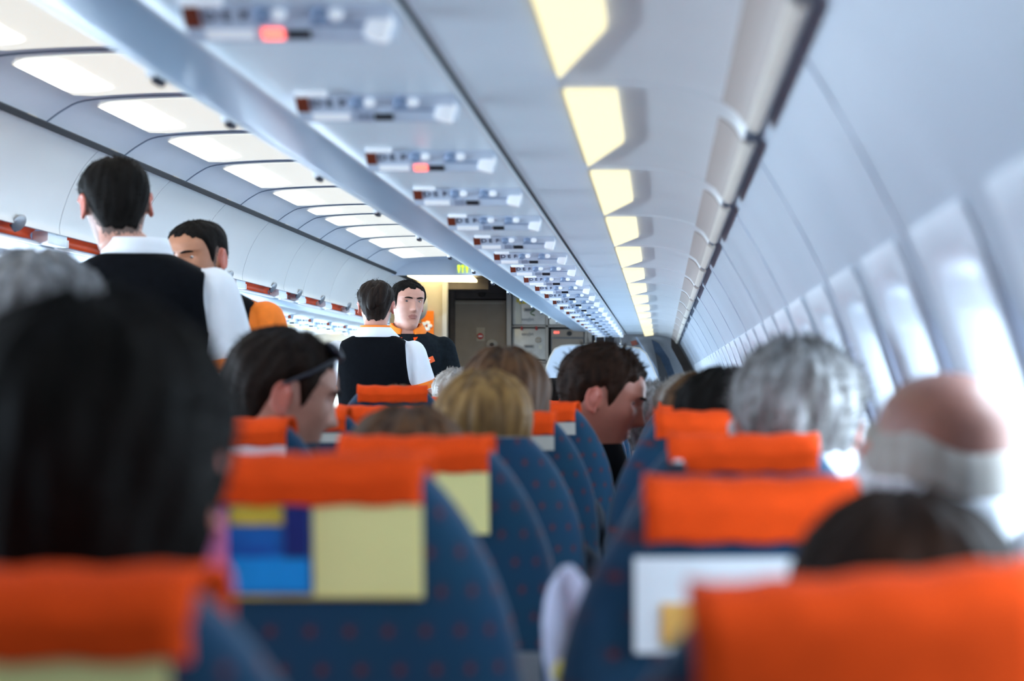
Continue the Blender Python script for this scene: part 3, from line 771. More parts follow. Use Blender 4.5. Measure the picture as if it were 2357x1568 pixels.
def shirt(r, A, m, f=.62, r1=.066, z0=.92, cuff=None, cw=.035, name='shirt', off=.009):
    b = B().loft(torso_rings(off, z0, 1.475))
    for p in A:
        s = math.copysign(1, p[0].x); limb(b, Vector((s*.03,-.014,1.455)), Vector((s*.170,-.010,1.397)), .050+off, .045+off)
        sleeve(b, p, f, .062, r1)
        if f >= 1: limb(b, p[1], p[1].lerp(p[2], .9), r1, .04)
    o = remesh(b, name, .008, m, r, it=2)
    if cuff:
        for p in A:
            a = p[0].lerp(p[1], f-.06); c = p[0].lerp(p[1], f+.055); d = (c-a).normalized()
            n = d.cross(Vector((0,1,0))).normalized(); q = d.cross(n); rr_ = []
            for cc, rad in ((a,r1+.001),(a,r1+.005),(c,r1+.006),(c,r1-.006),(c-d*.01,r1-.02)):
                rr_.append([cc+n*math.cos(t)*rad+q*math.sin(t)*rad for t in (2*PI*j/24 for j in range(24))])
            B().loft(rr_).make('cuff', cuff, r)
    return o
VT = [(1.36,.184,.112,-.006),(1.41,.185,.104,-.010),(1.44,.172,.092,-.012),(1.462,.135,.082,-.012),(1.48,.098,.076,-.011),(1.494,.070,.068,-.010)]
def vest(r, m, zt=1.492, cut=((.9,.30),(1.18,.30),(1.23,.192),(1.30,.168),(1.36,.158),(1.42,.156),(1.48,.156)), off=.0155, vneck=True):
    b = B(); NX, NZ = 32, 34
    for side in (-1, 1):
        V = []; F = []
        for k in range(NZ+1):
            z = .90+(zt-.90)*k/NZ; a, bb, yc = lerp_tab(TR if z < 1.36 else VT, z); w = a+off; x1 = min(lerp_tab(cut, z)[0], w); x0 = max(0, (z-1.24)*.32) if side > 0 and vneck else 0
            if z > 1.42 and side > 0: x0 = max(x0, .072)
            for j in range(NX+1):
                u = -1+2*j/NX; x = math.copysign(x0+(x1-x0)*abs(u), u)
                y = yc+side*(bb+off)*max(0, 1-min(1, abs(x)/w)**2.5)**.425
                V.append((x, y, z))
        for k in range(NZ):
            z = .90+(zt-.90)*(k+.5)/NZ; op = side > 0 and vneck and z > 1.25
            for j in range(NX):
                if op and j in (NX//2-1, NX//2): continue
                q = k*(NX+1)+j; F.append((q, q+1, q+NX+2, q+NX+1) if side < 0 else (q+NX+1, q+NX+2, q+1, q))
        b.add(V, F)
    o = b.make('waistcoat', m, r); md = o.modifiers.new('thickness', 'SOLIDIFY'); md.thickness = .007; md.offset = 0
    return o
def collar(r, m, z0=1.475, z1=1.535, rad0=.080, rad1=.071, gap=.5, flare=.012, name='collar', tilt=.35, point=.0, yo=-.006):
    b = B(); N = 40; rings = [[], [], [], []]
    for j in range(N+1):
        t = PI/2+gap+(2*PI-2*gap)*j/N; c, s = math.cos(t), math.sin(t); fr = max(0, s)
        drop = -.05*fr*tilt*2; dip = point*fr**3
        rings[0].append(Vector((c*rad0*1.05, yo+s*rad0*.95, z0+drop)))
        rings[1].append(Vector((c*rad1, yo+s*rad1*.98+.002, z1+drop)))
        rings[2].append(Vector((c*(rad1+.007), yo+s*(rad1*.98+.007), z1+drop+.001)))
        rings[3].append(Vector((c*(rad0+flare)*1.08, yo+s*(rad0+flare), z0+.004+drop-dip)))
    b.loft([rings[0], rings[1], rings[2], rings[3]], cap=False, closed=False)
    o = b.make(name, m, r); md = o.modifiers.new('thickness', 'SOLIDIFY'); md.thickness = .003
    return o
def place(px, py_top, Y, hgt): p = at(px, py_top, Y); return p.x, p.y, p.z/hgt
HGT = 1.747
DOWN = ((.235,.03,1.12),(.20,.24,1.02))
# crew 1: tall steward seen from behind
x, y, s = place(318, 360, 5.25, HGT)
c1, T, A = standing('steward standing with his back to us, white shirt, black waistcoat and cropped dark hair', (x,y,0), .06, s, .34, -.12, 'skin_pink',
    (((.24,.03,1.13),(.16,.25,1.05)), ((.245,.02,1.13),(.20,.18,.98))), wide=1.03, fade=.022, hx=-.050, hroll=-.06)
shirt(c1, A, 'cloth_white', .66, .070, cuff='orange_cloth'); vest(c1, 'cloth_black', cut=((.9,.30),(1.18,.30),(1.24,.2),(1.30,.178),(1.38,.172),(1.48,.172)))
collar(c1, 'cloth_white', 1.485, 1.533, .078, .066, flare=.003); collar(c1, 'cloth_white', 1.478, 1.50, .083, .078, flare=.0, name='collar_stand'); hair('hair', 'hair_black', T, c1, th=.009, strands=500, slen=.008, tw=.0008, seed=3)
# crew 2: steward facing us, orange shirt under a black waistcoat
x, y, s = place(470, 512, 6.0, HGT-.045)
c2, T, A = standing('steward in black waistcoat over orange shirt, head bowed, facing the tall steward', (x,y,0), PI-.05, s, -.38, -.24, 'skin_tan',
    (((.245,.03,1.13),(.12,.26,1.10)), ((.245,.03,1.13),(.10,.24,1.08))), fade=.02, hz=1.465)
shirt(c2, A, 'orange_cloth', .8, .072); vest(c2, 'cloth_black'); collar(c2, 'orange_cloth', 1.475, 1.53, .083, .070, .35, .010, point=.03)
hair('hair', 'hair_black', T, c2, th=.006, strands=300, slen=.007, tw=.0008, seed=5); eyes(T, c2, 0, .003, 'hair_black', .3, 'skin_tan')
b = B().box((.105,.128,1.275),(.075,.008,.032), bev=.003); b.make('name_badge', 'orange_plastic', c2)
# crew 3: stewardess from behind, hair up
x, y, s = place(864, 641, 9.1, HGT+.012)
c3, T, A = standing('stewardess seen from behind, hair pinned up, white shirt with orange cuffs and black waistcoat', (x,y,0), .0, s, .10, -.10, 'skin_pink',
    (((.262,.02,1.13),(.20,.26,1.06)), ((.262,.03,1.13),(.21,.24,1.04))), wide=.98, hsc=1.0)
shirt(c3, A, 'cloth_white', .56, .066, cuff='orange_cloth')
vest(c3, 'cloth_black', cut=((.9,.30),(1.15,.30),(1.21,.196),(1.27,.170),(1.34,.162),(1.41,.158),(1.48,.15)))
collar(c3, 'cloth_white', 1.474, 1.522, .080, .068, flare=.030, point=.02); collar(c3, 'orange_cloth', 1.49, 1.532, .068, .0635, flare=-.004, name='neckerchief')
hh = hair('hair', 'hair_dark', T, c3, th=.014, strands=260, slen=.014, tw=.0007, seed=8)
b = B(); P = []
for k in range(0):
    a = k*.42; q = .034*(1-k/34); P.append(Vector((.012+q*math.cos(a), -.108-.0008*k, .165+q*1.15*math.sin(a))))
b.ball((.022,-.098,.168), (.036,.030,.062), R=Matrix.Rotation(.35,3,'Y')); b.ball((-.012,-.102,.150), (.026,.026,.058), R=Matrix.Rotation(.2,3,'Y')); b.ball((.035,-.088,.205), (.030,.026,.028)); b.ball((.006,-.112,.178), (.016,.018,.044), R=Matrix.Rotation(.5,3,'Y')); b.xform(T).make('bun', 'hair_dark', hh)
b = B(); b.tube([(-.082,-.01,.145),(-.083,.05,.15),(-.074,.098,.148)], .0028, 6); b.tube([(.082,-.01,.145),(.083,.05,.15),(.074,.098,.148)], .0028, 6)
b.tube([(-.074,.098,.148),(-.036,.108,.140),(-.006,.113,.148),(.006,.113,.148),(.036,.108,.140),(.074,.098,.148)], .003, 6); b.xform(T).make('glasses', 'dark_metal', c3)
# crew 4: steward facing us beside her
x, y, s = place(936, 645, 9.95, HGT)
c4, T, A = standing('steward in black jumper and orange collar, facing us beside the stewardess', (x,y,0), PI+.20, s, .30, -.10, 'skin_pink',
    (((.245,.05,1.13),(.19,.27,1.03)), ((.25,.06,1.13),(.20,.28,1.02))), vox=.0038, hroll=-.03, fade=.015)
shirt(c4, A, 'cloth_charcoal', .95, .066, name='jumper', off=.012); collar(c4, 'orange_cloth', 1.468, 1.528, .088, .070, .42, .012, point=.045)
collar(c4, 'orange', 1.464, 1.486, .096, .089, .30, .010, name='collar_edge', point=.055)
hair('hair', 'hair_black', T, c4, th=.009, strands=500, slen=.010, tw=.0008, seed=11); eyes(T, c4, .30, .003, 'hair_black', .1, 'skin_pink')
b = B().box((-.092,.134,1.335),(.075,.008,.030), R=Matrix.Rotation(.42,3,'Y'), bev=.003); o = b.make('name_badge', 'orange_plastic', c4)
B().box((-.092,.1385,1.339),(.034,.001,.005), R=Matrix.Rotation(.42,3,'Y')).make('badge_lettering', 'paper', o)
p = A[1]; w = p[1].lerp(p[2], .93); d = (p[2]-p[1]).normalized(); n_ = d.cross(Vector((0,0,1))).normalized(); q = d.cross(n_)
B().loft([[w+d*h+n_*math.cos(t)*.034+q*math.sin(t)*.034 for t in (2*PI*j/20 for j in range(20))] for h in (-.012,.012)]).make('watch', 'chrome', c4)

# ---- seated passengers (facing forward unless turned)
SH = .46                                       # how far the seated torso is lowered against the standing one
def seated(label, px, py, Y, skin, top, hairm, yaw=0, pitch=0, roll=0, kind='short', th=.012, strands=200, slen=.012, tw=.0010, line=None, hs=1, vox=.0065, lean=0,
           face_=False, seed=1, up=.35, front=0, rag=.004, look=0, squint=0, down=0, brow='hair_dark', bs=1):
    p = at(px, py, Y); r = thing('person', label, 'person', (p.x, Y, 0))
    T = headT(0, pitch, yaw, roll, at_=(0,.018,1.53), sc=hs)
    topz = (T @ Vector((0,0,.236+th*.55))).z; zz = p.z/bs-topz; r.scale = (bs,bs,bs)         # vertical offset of the upper body
    r.location.x -= (T @ Vector((0,0,.2))).x*bs
    Lz = Matrix.Translation((0,0,zz)); T2 = Lz @ T
    b = B(); head(b, T); b.loft(torso_rings(0, .84, 1.51)); b.tube([(0,-.01,1.44),(0,-.006,1.50),T @ Vector((0,-.016,.03)),T @ Vector((0,-.012,.09))], [.06,.058,.056,.05], 20)
    A = []
    for s in (-1, 1):
        q = [Vector((s*.165,-.005,1.40)), Vector((s*.178,.05,1.14)), Vector((s*.09,.25,1.09))]; A.append(q)
        b.ball(q[0], (.05,.052,.056)); limb(b, q[0], q[1], .046, .038); limb(b, q[1], q[2], .038, .026); hand(b, q[2], q[2]-q[1], Vector((-s*.3,0,-1)), -1 if s > 0 else 1, .35)
        limb(b, Vector((s*.08,.02,.90)), Vector((s*.09,.36,.93)), .080, .056); limb(b, Vector((s*.09,.36,.93)), Vector((s*.09,.33,.52)), .052, .036)
        b.tube([(s*.09,.28,.49),(s*.09,.36,.48),(s*.09,.46,.475)], [.034,.034,.026], 10)
    b.xform(Lz); remesh(b, 'body', vox, skin, r, [skin, 'lips', 'stubble', 'skin_ear'], lipmat(T2))
    c = B().loft(torso_rings(.012, .86, 1.475, ws=.94))
    for q in A: c.ball(q[0], (.058,.06,.064)); limb(c, q[0], q[1], .055, .048); limb(c, q[1], q[1].lerp(q[2], .92), .047, .036)
    c.xform(Lz); remesh(c, 'top', .010, top, r)
    t = B()
    for s in (-1, 1): limb(t, Vector((s*.08,.02,.90)), Vector((s*.09,.36,.93)), .092, .068); limb(t, Vector((s*.09,.36,.93)), Vector((s*.09,.33,.53)), .064, .05)
    t.loft(torso_rings(.016, .82, .93, 4, ws=.95)); t.xform(Lz); remesh(t, 'trousers', .012, 'trouser', r)
    if hairm: hair('hair', hairm, T2, r, kind, th, strands, slen, up, front, tw, line, rag, seed)
    if face_: eyes(T2, r, look, squint, brow, down, skin)
    r['zz'] = 0; del r['zz']
    return r, T2, Lz
LONG = [(0,-.16),(60,-.15),(90,-.13),(108,-.09),(118,.02),(124,.15),(132,.180),(150,.192),(180,.196)]
BOB = [(0,.0),(60,.0),(90,.01),(108,.03),(116,.09),(124,.155),(132,.180),(150,.192),(180,.196)]
BALD = [(0,.045),(50,.05),(70,.075),(86,.12),(94,.150),(103,.13),(112,.13),(120,.15),(180,.15)]
dy_ = .265
pE0, T, L_ = seated('dark-haired passenger with greying sides, nearest at left, seen from behind', 205, 700, ROW[0]+dy_, 'skin', 'cloth_red', 'hair_black', th=.017, strands=500, slen=.014, hs=1.02, seed=21, yaw=.12, line=[(0,.0),(60,.0),(84,.02),(97,.05),(110,.07),(118,.15),(130,.186),(180,.203)])
o = collar(pE0, 'cloth_white', 1.475, 1.55, .085, .078, flare=.012); o.location = L_.translation
pG, T, L_ = seated('blurred grey-haired passenger at far left, beyond the nearest dark head', 85, 585, 2.62, 'skin', 'cloth_grey', 'hair_grey', th=.016, strands=300, slen=.012, seed=22)
pS, T, L_ = seated('man with sunglasses pushed up on his dark hair, in profile looking right', 668, 771, ROW[3]+dy_+.05, 'skin_pink', 'cloth_navy', 'hair_dark', yaw=-1.2, pitch=-.30, th=.016, strands=700, slen=.014, hs=1.02, vox=.0045, face_=True, seed=23, tw=.0008)
b = B(); b.tube([(.090,-.02,.145),(.095,.02,.178),(.090,.058,.215)], .0032, 8); b.tube([(-.090,-.02,.145),(-.095,.02,.178),(-.090,.058,.215)], .0032, 8)
for s_ in (-1, 1): b.ball((s_*.038,.060,.232), (.034,.024,.010), R=Matrix.Rotation(-.6,3,'X'))
b.xform(T).make('sunglasses', 'dark_metal', pS)
o = collar(pS, 'cloth_navy', 1.47, 1.57, .095, .088, flare=.02, gap=.3); o.location = L_.translation
pK, T, L_ = seated('short brown-haired passenger behind the yellow and blue cards, only the crown showing', 935, 945, ROW[2]+dy_, 'skin', 'cloth_grey', 'hair_fair', kind='long', line=BOB, th=.016, strands=120, slen=.01, seed=24, yaw=.1)
pB1, T, L_ = seated('blond long-haired passenger directly in front of the browner blond head', 1112, 864, ROW[3]+dy_, 'skin_pink', 'cloth_navy', 'hair_blond', kind='long', line=LONG, th=.020, strands=60, slen=.02, seed=25, yaw=.12, hs=.95)
pB2, T, L_ = seated('brown to blond long-haired passenger, one row beyond the lighter blond head', 1162, 808, ROW[4]+dy_, 'skin_pink', 'cloth_navy', 'hair_fair', kind='long', line=LONG, th=.020, strands=60, slen=.02, seed=26, yaw=-.15)
pL, T, L_ = seated('laughing man with tousled dark brown hair, turned right in black high-collared jacket', 1412, 808, ROW[5]+dy_+.02, 'skin_red', 'cloth_black', 'hair_brown', yaw=-1.60, pitch=-.38, roll=0, th=.018, strands=500, slen=.020, hs=1.12, vox=.0042, face_=True, seed=27, up=.45, look=.25, squint=.0055, tw=.0010, front=.0)
b = B(); b.box((0,.0905,.066),(.024,.008,.007), bev=.002); b.xform(T).make('teeth', 'teeth', pL)
o = collar(pL, 'cloth_black', 1.445, 1.548, .100, .084, flare=.014, gap=.5); o.location = L_.translation
pF0, T, L_ = seated('brown-haired passenger at lower right, only the crown showing above the nearest seat', 2085, 1140, ROW[0]+dy_, 'skin', 'cloth_grey', 'hair_brown', kind='long', line=BOB, th=.012, strands=100, slen=.008, seed=28, hs=.92)
pBald, T, L_ = seated('balding man with white hair round the sides, by the window at right', 2205, 848, ROW[1]+dy_, 'skin_bald', 'cloth_grey', 'hair_white', line=BALD, th=.010, strands=0, seed=29, hs=1.14, bs=.93, roll=.2)
# the bald man's crown stays bare: his hair is only a band round the sides
def band(T, parent, m, top, th=.012, seed=3, name='hair'):
    b = B(); rings = []; NT = 72
    for k in range(9):
        v = k/8; q = []
        for j in range(NT):
            t = 2*PI*j/NT; ph = math.degrees(abs(math.atan2(math.cos(t), -math.sin(t)))); f = min(1, max(0, (128-ph)/14))
            z0 = lerp_tab(BALD, ph)[0]; z1 = z0+(top+.005*math.sin(t*5)-z0)*f
            z = z0+(z1-z0)*v; o = th*math.sin(PI*min(1, .12+v*.88))*f-.006*(1-f)+(0 if v < .99 else -.006)
            q.append(hp(z, t, o or .0001, False))
        rings.append(q)
    b.loft(rings, cap=False); b.xform(T); return b.make(name, m, parent)
for ch in [c for c in pBald.children if c.name.startswith('hair')]: bpy.data.objects.remove(ch)
band(T, pBald, 'hair_silver', .172, .012, name='grey_hair'); band(T, pBald, 'hair_white', .140, .018)
pGr, T, L_ = seated('grey-haired passenger with whiter nape, second from the front on the window side', 1838, 795, ROW[2]+dy_, 'skin_pink', 'cloth_grey', 'hair_grey', th=.018, strands=900, slen=.02, seed=30, hs=1.05)
band(T, pGr, 'hair_white', .11, .024, name='nape_hair')
pK3, T, L_ = seated('dark-haired passenger with black collar, beyond the grey-haired one', 1668, 853, ROW[3]+dy_, 'skin_tan', 'cloth_black', 'hair_black', yaw=.5, th=.014, strands=300, slen=.012, seed=31)
o = collar(pK3, 'cloth_black', 1.46, 1.60, .11, .092, flare=.02, gap=.25); o.location = L_.translation
pK4, T, L_ = seated('brown-haired passenger on the window side, just left of the black collar', 1618, 866, ROW[4]+dy_, 'skin', 'cloth_grey', 'hair_light', th=.016, strands=300, slen=.012, seed=32, kind='long', line=BOB)
pK5, T, L_ = seated('beige-grey-haired passenger on the window side, left of the brown head', 1585, 868, ROW[5]+dy_, 'skin', 'cloth_grey', 'hair_silver', th=.016, strands=500, slen=.012, seed=33)
pK6, T, L_ = seated('fluffy grey-haired passenger just beyond the nose of the laughing man', 1500, 886, ROW[6]+dy_, 'skin', 'cloth_grey', 'hair_grey', th=.018, strands=900, slen=.022, seed=34, yaw=-.4)
pK7, T, L_ = seated('small dark-haired passenger in cream top, in front of the white partition', 1274, 873, ROW[10]+dy_, 'skin', 'card_white', 'hair_black', th=.010, strands=100, slen=.008, seed=35, hs=.85)
o = collar(pK7, 'cloth_white', 1.44, 1.62, .12, .10, flare=.02, gap=.25); o.location = L_.translation
pK8, T, L_ = seated('brown-haired passenger just below the waist of the stewardess', 915, 890, ROW[6]+dy_, 'skin', 'cloth_grey', 'hair_fair', th=.014, strands=200, slen=.012, seed=36, kind='long', line=BOB, hs=.9)
pK9, T, L_ = seated('light brown-haired passenger, right of and beyond the brown head near the stewardess', 948, 896, ROW[7]+dy_, 'skin', 'cloth_grey', 'hair_light', th=.014, strands=200, slen=.012, seed=37, hs=.9)
pK10, T, L_ = seated('grey-haired passenger between the steward in the jumper and the blond heads', 1050, 852, ROW[8]+dy_, 'skin_pink', 'cloth_grey', 'hair_silver', th=.014, strands=500, slen=.012, seed=38)
# ------------------------------------------------------------------ galley and front wall
def boxpx(name, x0, y0, x1, y1, Y, dep, m, parent=None, bev=0, base=None):
    a = at(x0, y1, Y); c = at(x1, y0, Y); o = base or Vector((0,0,0))
    b = B().box(((a.x+c.x)/2-o.x, Y+dep/2-o.y, (a.z+c.z)/2-o.z), (c.x-a.x, dep, c.z-a.z), bev=bev)
    return b.make(name, m, parent, smooth=bool(bev))
def thingpx(name, label, cat, x0, y0, x1, y1, Y, group=None):
    a = at((x0+x1)/2, y1, Y); return thing(name, label, cat, tuple(a), group=group), a
GY = 18.5
struct(B().box((0,YF,1.2),(4.2,.05,2.6)).make('wall_front','gal_dark',smooth=False))
struct(B().box((0,YB,1.2),(4.2,.05,2.6)).make('wall_back','gal_beige',smooth=False))
# galley ceiling (dark) and its warm lamp
struct(B().box((0,16.8,H(1.0)),(3.6,4.5,.03)).make('ceiling_galley','gal_dark',smooth=False))
r, a = thingpx('galley_lamp', 'flat warm yellow ceiling lamp above the galley doorway', 'ceiling light', 940, 635, 1098, 650, 17.2)
V = [at(938,636,16.62)-a, at(1085,638,16.62)-a, at(1098,650,17.6)-a, at(968,648,17.6)-a]
V += [v+Vector((0,0,.02)) for v in V]
mk('lamp_lens', V, [(0,1,2,3),(7,6,5,4),(0,4,5,1),(1,5,6,2),(2,6,7,3),(3,7,4,0)], 'galley_lens', r, False)
trim(B().box((at(1010,0,17.62).x, 17.64, H(.93)), (.9,.02,.10)), 'gal_dark', False)
# side panel with poster and jump seat, left of the door
w = boxpx('wall_galley', 700, 648, 1022, 1060, 17.3, .05, 'gal_beige'); struct(w, 'beige galley partition with an orange poster, left of the brown door')
struct(boxpx('trim_90', 1018, 650, 1028, 1060, 17.25, .12, 'gal_post'))
pp = boxpx('wall_poster', 970, 716, 998, 778, 17.27, .02, 'orange_cloth'); pp.name = 'poster'; tag(pp, 'orange poster with a white motif beside the facing steward', 'poster')
q = B(); c = at(982, 750, 17.262)
for k in range(5): q.ball((c.x+.03*math.cos(k*1.26), c.y, c.z+.03*math.sin(k*1.26)), (.022,.004,.016))
q.make('motif', 'edge_white', pp)
j, a = thingpx('jump_seat', 'grey headrest of a folding crew seat, behind the steward in the jumper', 'seat', 955, 655, 985, 745, 17.0)
c = at(967, 702, 17.0)-a; bq = B(); bq.ball(c, (.068,.05,.13)); bq.make('headrest', 'jump_grey', j)
B().box(c+Vector((-.05,.10,-.42)),(.16,.12,.5), bev=.03).make('backrest', 'jump_grey', j)
# door
d = thing('door_1', 'brown-grey flight deck door with a round peephole', 'door', tuple(at(1104, 1080, GY))); struct(d)
base = Vector(d.location)
boxpx('door_leaf', 1044, 692, 1164, 1075, GY, .05, 'gal_door', d, base=base)
boxpx('door_frame', 1036, 640, 1047, 1080, GY-.03, .08, 'gal_dark', d, base=base)
boxpx('door_head', 1044, 655, 1166, 688, GY, .05, 'gal_dark', d, base=base)
boxpx('door_strip', 1047, 697, 1160, 699, GY-.004, .01, 'gal_beige', d, base=base)
def disc(name, px, py, rp, Y, m, parent, base, dep=.01):
    c = at(px, py, Y)-base; q = rp/FPX*Y
    return B().loft([[c+Vector((q*e*math.cos(t), h, q*e*math.sin(t))) for t in (2*PI*k/28 for k in range(28))] for e, h in ((1,dep),(1,0),(.85,-.006))]).make(name, m, parent)
disc('vent', 1110, 676, 8, GY-.01, 'gal_black', d, base)
pe = disc('peephole', 1132, 794, 13, GY-.012, 'gal_post', d, base); disc('peephole_lens', 1132, 794, 5, GY-.025, 'gal_black', pe, base)
sg = boxpx('notice', 1097, 754, 1116, 785, GY-.01, .008, 'gal_beige', d, base=base)
rs = disc('stop_sign', 1105.5, 774, 7, GY-.022, 'sign_red', sg, base, .004); boxpx('sign_bar', 1101, 772.3, 1110, 775.8, GY-.034, .004, 'edge_white', sg, base=base)
struct(boxpx('trim_91', 1166, 668, 1176, 1080, GY-.1, .15, 'gal_post'))
struct(boxpx('trim_92', 1030, 640, 1440, 672, GY-.05, .1, 'gal_dark'))
# galley cupboards
gw = thing('galley_unit', 'galley rack of shelves holding metal containers, right of the brown door', 'galley rack', tuple(at(1262, 1080, GY))); base = Vector(gw.location)
boxpx('backboard', 1176, 660, 1440, 1078, GY+.12, .05, 'gal_black', gw, base=base)
for x0, x1 in ((1256,1262),(1346,1352)): boxpx('upright', x0, 660, x1, 1078, GY-.03, .15, 'gal_post', gw, base=base)
for y0, x1 in ((749,1346),(831,1260),(660,1346)): boxpx('shelf', 1176, y0, x1, y0+4, GY-.03, .15, 'gal_post', gw, base=base)
boxpx('hook_plate', 1353, 668, 1362, 900, GY-.03, .15, 'gal_post', gw, base=base)
def container(x0, y0, x1, y1, label, txt=None, ty=0, handle_=True, latch=True):
    c, a = thingpx('galley_container', label, 'container', x0, y0, x1, y1, GY, group='metal galley containers'); bs = Vector(c.location)
    boxpx('container_body', x0, y0, x1, y1, GY-.02, .13, 'container', c, bev=.01, base=bs)
    mx = (x0+x1)/2; my = y0+(y1-y0)*.58
    if handle_:
        h = boxpx('handle', mx-12, my-4, mx+12, my+4, GY-.03, .012, 'gal_post', c, bev=.004, base=bs); boxpx('handle_slot', mx-9, my-2, mx+9, my+2, GY-.034, .006, 'gal_grey', h, base=bs)
    if latch:
        l = disc('latch', x1-17, y0+27, 7, GY-.03, 'gal_beige', c, bs); boxpx('latch_bar', x1-24, y0+25, x1-10, y0+28, GY-.045, .01, 'gal_post', l, base=bs)
    for k in (.28,.72): boxpx('catch', x0+(x1-x0)*k-2, y0-4, x0+(x1-x0)*k+2, y0+4, GY-.05, .02, 'sign_red', c, base=bs)
    if txt:
        V, F = text_mesh(txt, .042); p = at(mx-3, ty, GY-.0225)-bs; b = B(); b.add([Vector((v.x, -v.z, v.y))+p for v in V], F); b.make('lettering', 'ink', c, False)
    return c, bs
c, bs = container(1179, 666, 1256, 748, 'upper metal galley container with a paper note and yellow sticker', 'easyJet', 735, latch=False)
boxpx('note', 1187, 684, 1200, 746, GY-.03, .004, 'paper', c, base=bs); boxpx('sticker', 1202, 688, 1216, 699, GY-.03, .004, 'sticker_yellow', c, base=bs)
for k, x in enumerate((1189, 1195)): boxpx('sticker', x, 688+4*k, x+5, 696+4*k, GY-.034, .003, 'sticker_yellow', c, base=bs)
P = [at(1221+7*math.sin(t*.9)*1.0+t*1.3, 708+t*2.6, GY-.035)-bs for t in range(0, 8)]; B().tube(P, .005, 6).make('cord', 'green_dark', c)
c, bs = container(1179, 756, 1256, 828, 'lower metal galley container with a round latch, below the noted one', 'easyJet', 769)
boxpx('label_paper', 1240, 795, 1248, 804, GY-.03, .004, 'paper', c, base=bs)
c, bs = container(1179, 837, 1256, 905, 'bottom metal galley container, lowest under the shelf', None, 0, False, False); boxpx('label_paper', 1230, 845, 1247, 856, GY-.03, .004, 'gal_grey', c, base=bs)
c, bs = container(1264, 700, 1346, 748, 'pale galley container partly hidden by the overhead bins, above the oven', None, 0, False, False)
ov, a = thingpx('oven', 'dark galley oven with red display and round knob', 'oven', 1268, 757, 1345, 900, GY); bs = Vector(ov.location)
boxpx('oven_body', 1268, 757, 1345, 900, GY-.02, .13, 'gal_grey', ov, bev=.006, base=bs)
boxpx('control_panel', 1270, 759, 1343, 776, GY-.03, .012, 'gal_door', ov, base=bs)
V, F = text_mesh('88:8', .030); p = at(1281, 765.5, GY-.034)-bs; b = B(); b.add([Vector((v.x, -v.z, v.y))+p for v in V], F); b.make('display', 'red_lit', ov, False)
disc('knob', 1310, 768, 5.5, GY-.04, 'gal_black', ov, bs); boxpx('oven_door', 1271, 780, 1342, 895, GY-.03, .012, 'gal_door', ov, base=bs)
# right of the oven: dark niche and partition
struct(boxpx('wall_niche', 1363, 764, 1414, 905, GY, .05, 'gal_black'))
struct(boxpx('wall_partition', 1414, 764, 1545, 1080, 18.0, .05, 'gal_grey'))
for i, (px, l) in enumerate(((1371,12),(1391,16),(1428,15))):
    o = B().tube([at(px, 766, 17.55), at(px+.5, 772+l, 17.55), at(px, 776+l, 17.55), at(px-1, 780+l, 17.55)], [.006,.006,.014,.008], 8).make('hanging_hook', 'chrome')
    tag(o, 'chrome strap hook hanging under the end of the bins, %s from the left' % ORD[i], 'hook', 'chrome hooks under the bins')
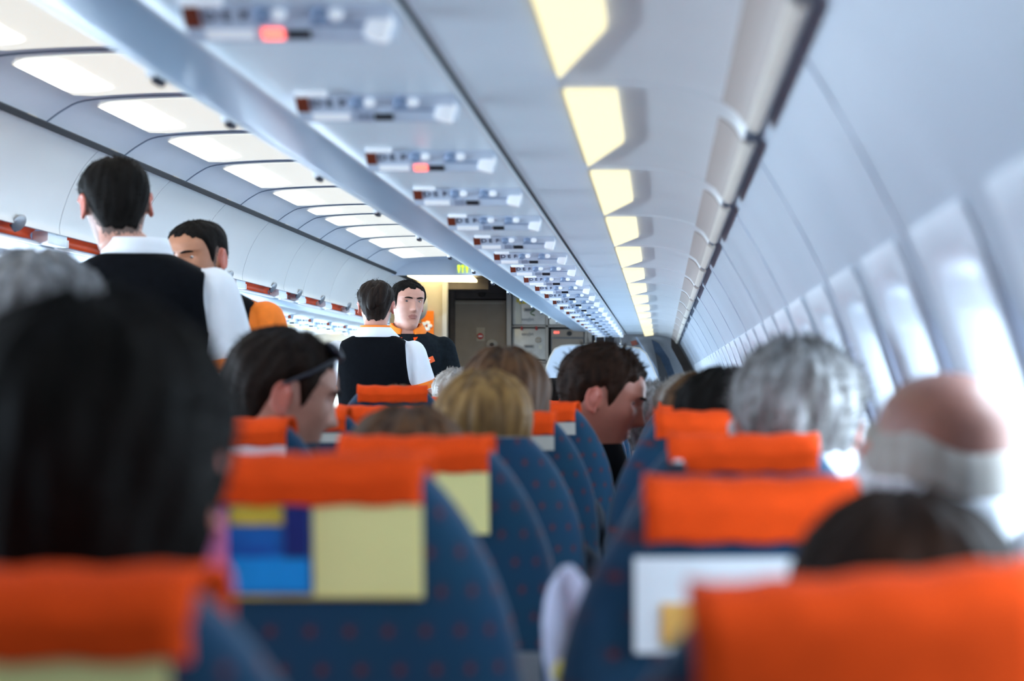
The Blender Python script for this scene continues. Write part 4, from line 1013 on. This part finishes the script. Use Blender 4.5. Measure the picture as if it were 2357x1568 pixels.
# right entry door: dark leaning frame following the wall
dr = thing('door_2', 'dark leaning exit door frame at the far right', 'door', (1.5,16.9,0)); struct(dr)
def slab(name, q, Y, dep, m, parent):
    o = Vector(parent.location) if parent else Vector((0,0,0)); V = [at(x, y, Y)-o for x, y in q]; n = len(V); V += [v+Vector((0,dep,0)) for v in V]
    return mk(name, V, [tuple(range(n-1,-1,-1)), tuple(range(n, 2*n))]+[(k, (k+1) % n, (k+1) % n+n, k+n) for k in range(n)], m, parent, False)
slab('door_lining', [(1455,776),(1520,776),(1545,800),(1570,845),(1585,900),(1600,1060),(1470,1060)], 16.9, .05, 'gal_grey', dr)
slab('door_leaf', [(1500,782),(1516,790),(1540,826),(1556,870),(1562,905),(1530,905),(1516,846)], 16.84, .05, 'cloth_navy', dr)
slab('hinge_cover', [(1508,812),(1519,822),(1536,860),(1541,900),(1522,900),(1514,848)], 16.78, .06, 'gal_black', dr)
slab('door_edge', [(1463,776),(1466,776),(1512,850),(1532,905),(1527,905),(1506,848)], 16.8, .05, 'joint', dr)
slab('placard', [(1451,786),(1464,783),(1468,793),(1455,797)], 16.86, .03, 'brown', dr)
# white rounded partition in front of the first row
pa, a = thingpx('partition', 'white rounded cabin partition behind the laughing man', 'partition', 1245, 798, 1535, 1080, 15.0); bs = Vector(pa.location)
ol = [(1248,905),(1250,880),(1258,850),(1268,822),(1278,805),(1292,798),(1310,796),(1380,797),(1450,800),(1472,804),(1486,815),(1500,845),(1514,880),(1522,905),(1530,1060),(1246,1060)]
V = [at(x, y, 15.0)-bs for x, y in ol]; n = len(V); V += [v+Vector((0,.04,0)) for v in V]
o = mk('panel', V, [tuple(range(n-1,-1,-1)), tuple(range(n, 2*n))]+[(k, (k+1) % n, (k+1) % n+n, k+n) for k in range(n)], 'divider', pa, False)
b = B().tube([at(x, y, 15.0)-bs+Vector((0,.02,0)) for x, y in ol[:-2]], .012, 8); b.make('edge_trim', 'gal_post', pa)
# lavatory sign on the end of the ceiling
sg, a = thingpx('lavatory_sign', 'lit green lavatory sign with three figures at the end of the ceiling', 'sign', 1050, 608, 1086, 631, 14.575)
bs = Vector(sg.location); boxpx('sign_plate', 1050, 609, 1096, 631, 14.582, .015, 'shell_white', sg, base=bs)
for i, x in enumerate((1056, 1065, 1075)):
    f = B(); c = at(x, 613, 14.575)-bs; f.ball(c, (.012,.004,.012)); w_ = 2.6 if i != 1 else 1.2
    for (x0, y0, x1, y1) in ((x-w_, 615.5, x+w_, 622), (x-1.3, 622, x+1.3, 628)):
        p = at(x0, y1, 14.575)-bs; q = at(x1, y0, 14.575)-bs; f.box(((p.x+q.x)/2, p.y, (p.z+q.z)/2), (q.x-p.x, .006, q.z-p.z))
    f.make('figure', 'green_lit', sg, False)
